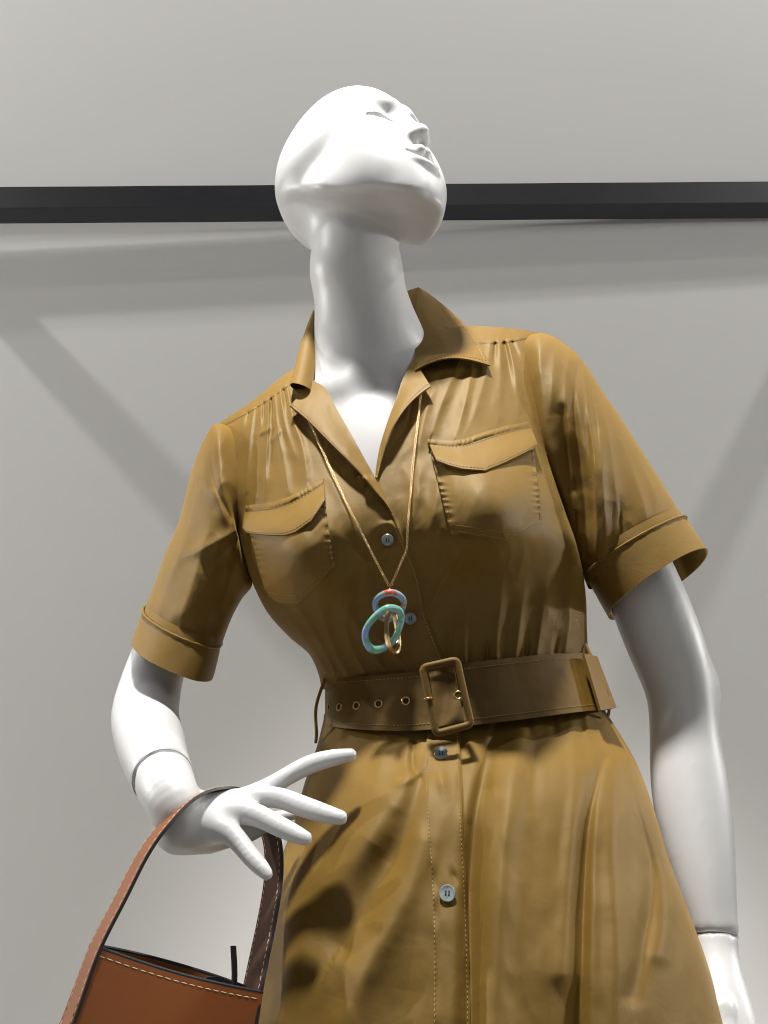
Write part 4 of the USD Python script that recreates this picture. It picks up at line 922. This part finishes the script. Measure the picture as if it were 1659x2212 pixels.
q, a = ring_path(848, 1366, 44, 30, 97, 66, 0.03, 3); obj('pendant_ring', tube(P(848, 1366, PY - 0.002) + q, k * (6.0 + 0.9 * np.sin(4 * a)), 7, closed=True), GOLD, neck, smooth=30, origin=no, label='faceted gold oval ring seen nearly edge on')
obj('bail', tube(P(842, 1268, PY) + oval(0.0, 0, 20) + np.stack([0.0006 * np.cos(np.linspace(0, 6.283, 20, endpoint=False)), 0.0036 * np.sin(np.linspace(0, 6.283, 20, endpoint=False)), 0.0052 * np.cos(np.linspace(0, 6.283, 20, endpoint=False)) * 0], -1) @ np.stack([rt, fw, up]) + up * 0.0 + np.zeros(3) + (P(842, 1277, PY) - P(842, 1268, PY)), 0.0006, 6, closed=True), GOLD, neck, smooth=True, origin=no)
obj('bail', tube(P(842, 1279, PY) + np.stack([0 * a, 8.2 * k * np.cos(a), 8.2 * k * np.sin(a)], -1) @ np.stack([rt, -fw, up]), 0.0006, 6, closed=True), GOLD, neck, smooth=True, origin=no)

# ------------------------------------------------------------------ handbag
A22 = math.radians(25.0)
nF_ = np.array([math.sin(A22), -math.cos(A22), 0.0]); dB = np.array([-math.sin(A22), math.cos(A22), 0.0])
C0 = P(213, 2049, 0.722)
def onplane(px, py, off=0.0):
    """Point of the bag's front plane (moved back by off) seen at a photograph position."""
    px, py = np.broadcast_arrays(np.asarray(px, float), np.asarray(py, float))
    d = P(px, py, 1.0) - CAM; s = ((C0 - CAM) @ nF_ + np.asarray(off) * (dB @ nF_)) / (d @ nF_)
    return CAM + d * s[..., None]
bag = thing('handbag', 'tan leather bucket handbag with cream saddle stitching hung on the bent wrist', 'handbag', onplane(350, 2300))
go = bag.origin
BW = 0.040
front_q = [(213, 2049), (568, 2146), (520, 2480), (75, 2420)]
def quad(a, b, c, d, nu, nv, bulge=0.0, sag=None):
    u, v = np.meshgrid(np.linspace(0, 1, nu), np.linspace(0, 1, nv))
    g = [np.array(p, float) for p in (a, b, c, d)]
    pt = (1 - u)[..., None] * (1 - v)[..., None] * g[0] + u[..., None] * (1 - v)[..., None] * g[1] + u[..., None] * v[..., None] * g[2] + (1 - u)[..., None] * v[..., None] * g[3]
    return pt, u, v
g, u, v = quad(*front_q, 50, 40)
g[..., 1] += 9 * np.sin(np.pi * u) * (1 - v)
fp = onplane(g[..., 0], g[..., 1]) + nF_ * (0.010 * np.sin(np.pi * u) * (0.5 + 0.5 * v))[..., None]
pan = obj('front_panel', solidify(fp, 0.0028), LEATHER, bag, smooth=50, origin=go)
gb = g.copy(); gb[..., 1] -= 20 * np.sin(np.pi * u) ** 0.8 * (1 - v)
bp_ = onplane(gb[..., 0], gb[..., 1]) + dB * BW + dB * (0.007 * np.sin(np.pi * u) * (0.5 + 0.5 * v))[..., None]
obj('back_panel', solidify(bp_, 0.0028), LEATHER, bag, smooth=50, origin=go)
ins = onplane(g[..., 0], g[..., 1]) + dB * 0.0034 + nF_ * (0.0065 * np.sin(np.pi * u) * (0.5 + 0.5 * v))[..., None]
obj('lining', solidify(ins[1:], 0.0006), LINING, bag, smooth=50, origin=go)
edge = fp[0] + (fp[0] - fp[1]) / np.linalg.norm(fp[0] - fp[1], axis=1, keepdims=True) * 0.0003 + dB * 0.0014
obj('rim_edge', tube(edge, 0.0016, 8), EDGE, bag, smooth=True, origin=go)
edge2 = bp_[0] + dB * 0.0014
obj('rim_edge', tube(edge2, 0.0016, 8), EDGE, bag, smooth=True, origin=go)
# one strap: gusset up the left side, over the wrist, down the right side
sp = np.array([(60, 2425), (110, 2310), (155, 2208), (212, 2050), (272, 1931), (306, 1863), (345, 1801), (371, 1769), (400, 1738), (437, 1712), (482, 1699), (527, 1704), (570, 1735), (600, 1788), (611, 1850), (602, 1960), (581, 2069), (566, 2146), (540, 2320), (520, 2478)], float)
spc = cspline(sp, 220)
_sk = np.r_[0, np.cumsum(np.linalg.norm(np.diff(sp, axis=0), axis=1))]; _sk /= _sk[-1]
swing = PchipInterpolator(_sk, [0, 0, 0, 0, 0, 0, 0, .004, .012, .026, .042, .052, .054, .050, .044, .030, .014, .003, 0, 0])(np.linspace(0, 1, 220))
front_edge = onplane(spc[:, 0], spc[:, 1], swing)
front_edge += nF_ * 0.0015
tan_ = np.gradient(front_edge, axis=0); tan_ /= np.linalg.norm(tan_, axis=1, keepdims=True)
inw = np.cross(tan_, dB); inw /= np.linalg.norm(inw, axis=1, keepdims=True)
ctr = onplane(400, 2000)
if ((ctr - front_edge[110]) @ inw[110]) < 0: inw = -inw
th = 0.0025
wv_ = np.linspace(0, BW + 0.003, 7)
outer = front_edge[None] + dB[None, None] * wv_[:, None, None]
innr = outer + inw[None] * th
def strip(a, name, mt, parent, thick_dir, th_):
    nr, nc = a.shape[:2]; b = a + thick_dir * th_
    v = np.vstack([a.reshape(-1, 3), b.reshape(-1, 3)]); q = grid_faces(nr, nc, False); N = nr * nc
    rim = [(i, i + 1) for i in range(nc - 1)] + [(i * nc + nc - 1, (i + 1) * nc + nc - 1) for i in range(nr - 1)] + [(N - 1 - i, N - 2 - i) for i in range(nc - 1)] + [((nr - 1 - i) * nc, (nr - 2 - i) * nc) for i in range(nr - 1)]
    r_ = np.array([(x, x + N, y + N, y) for x, y in rim]); F = np.vstack([q, q[:, ::-1] + N, r_[:, ::-1]])
    m = trimesh.Trimesh(v, np.vstack([F[:, [0, 1, 2]], F[:, [0, 2, 3]]]), process=False)
    if m.volume < 0: m.invert()
    return obj(name, m, mt, parent, smooth=40, origin=go)
strap = strip(outer, 'strap', LEATHER, bag, inw[None], th * 0.5)
strip(outer + inw[None] * (th * 0.5 + 0.0001), 'strap_lining', LINING, bag, inw[None], th * 0.5)
# painted edges
for off in (0.0, BW + 0.003):
    e0 = front_edge + dB * (off + (-0.0004 if off == 0 else 0.0004)); 
    pts4 = np.stack([e0 + inw * x for x in np.linspace(0.0002, th - 0.0002, 4)])
    strip(pts4, 'strap_edge', EDGE, strap, np.broadcast_to(-dB if off == 0 else dB, pts4.shape), 0.0005)
st = []
for off in (0.0035, BW - 0.001):
    st.append(stitches(front_edge[2:-2] + dB * off - inw[2:-2] * 0.0002, 0.0042, 0.0018, 0.00036))
    st.append(stitches(front_edge[125:-30] + dB * off + inw[125:-30] * (th + 0.0002), 0.0038, 0.0020, 0.0003))
obj('stitching', trimesh.util.concatenate(st), BAGTHREAD, strap, smooth=True, origin=go, kind='stuff')
dn = (fp[3] - fp[0]); dn /= np.linalg.norm(dn, axis=1, keepdims=True)
row = fp[0] + dn * 0.0042 + nF_ * 0.0001
row2 = bp_[0] + dn * 0.0050 - dB * 0.0004
obj('stitching', trimesh.util.concatenate([stitches(row, 0.0044, 0.0018, 0.00036), stitches(row2, 0.0045, 0.0022, 0.00045)]), BAGTHREAD, pan, smooth=True, origin=go, kind='stuff')
bq = np.array([onplane(75, 2420), onplane(520, 2480), onplane(520, 2480) + dB * BW, onplane(75, 2420) + dB * BW])
bt, _, _ = quad(*bq, 8, 4)
obj('bottom', solidify(bt, 0.003), LEATHER, bag, smooth=False, origin=go)
tab = np.array([(506, 2043), (508, 2075), (509, 2105), (507, 2150)], float)
tl = np.stack([onplane(tab[:, 0] - 4.2, tab[:, 1], 0.012), onplane(tab[:, 0] + 4.2, tab[:, 1], 0.014)], 0)
obj('pull_tab', solidify(tl, 0.0022), EDGE, bag, smooth=False, origin=go)
lp = cspline([(432, 2124), (456, 2112), (484, 2118), (505, 2136)], 20)
l3 = np.stack([onplane(lp[:, 0], lp[:, 1] - 3, 0.020), onplane(lp[:, 0], lp[:, 1] + 8, 0.020)], 0)
obj('inner_strap', solidify(l3, 0.002), EDGE, bag, smooth=40, origin=go)
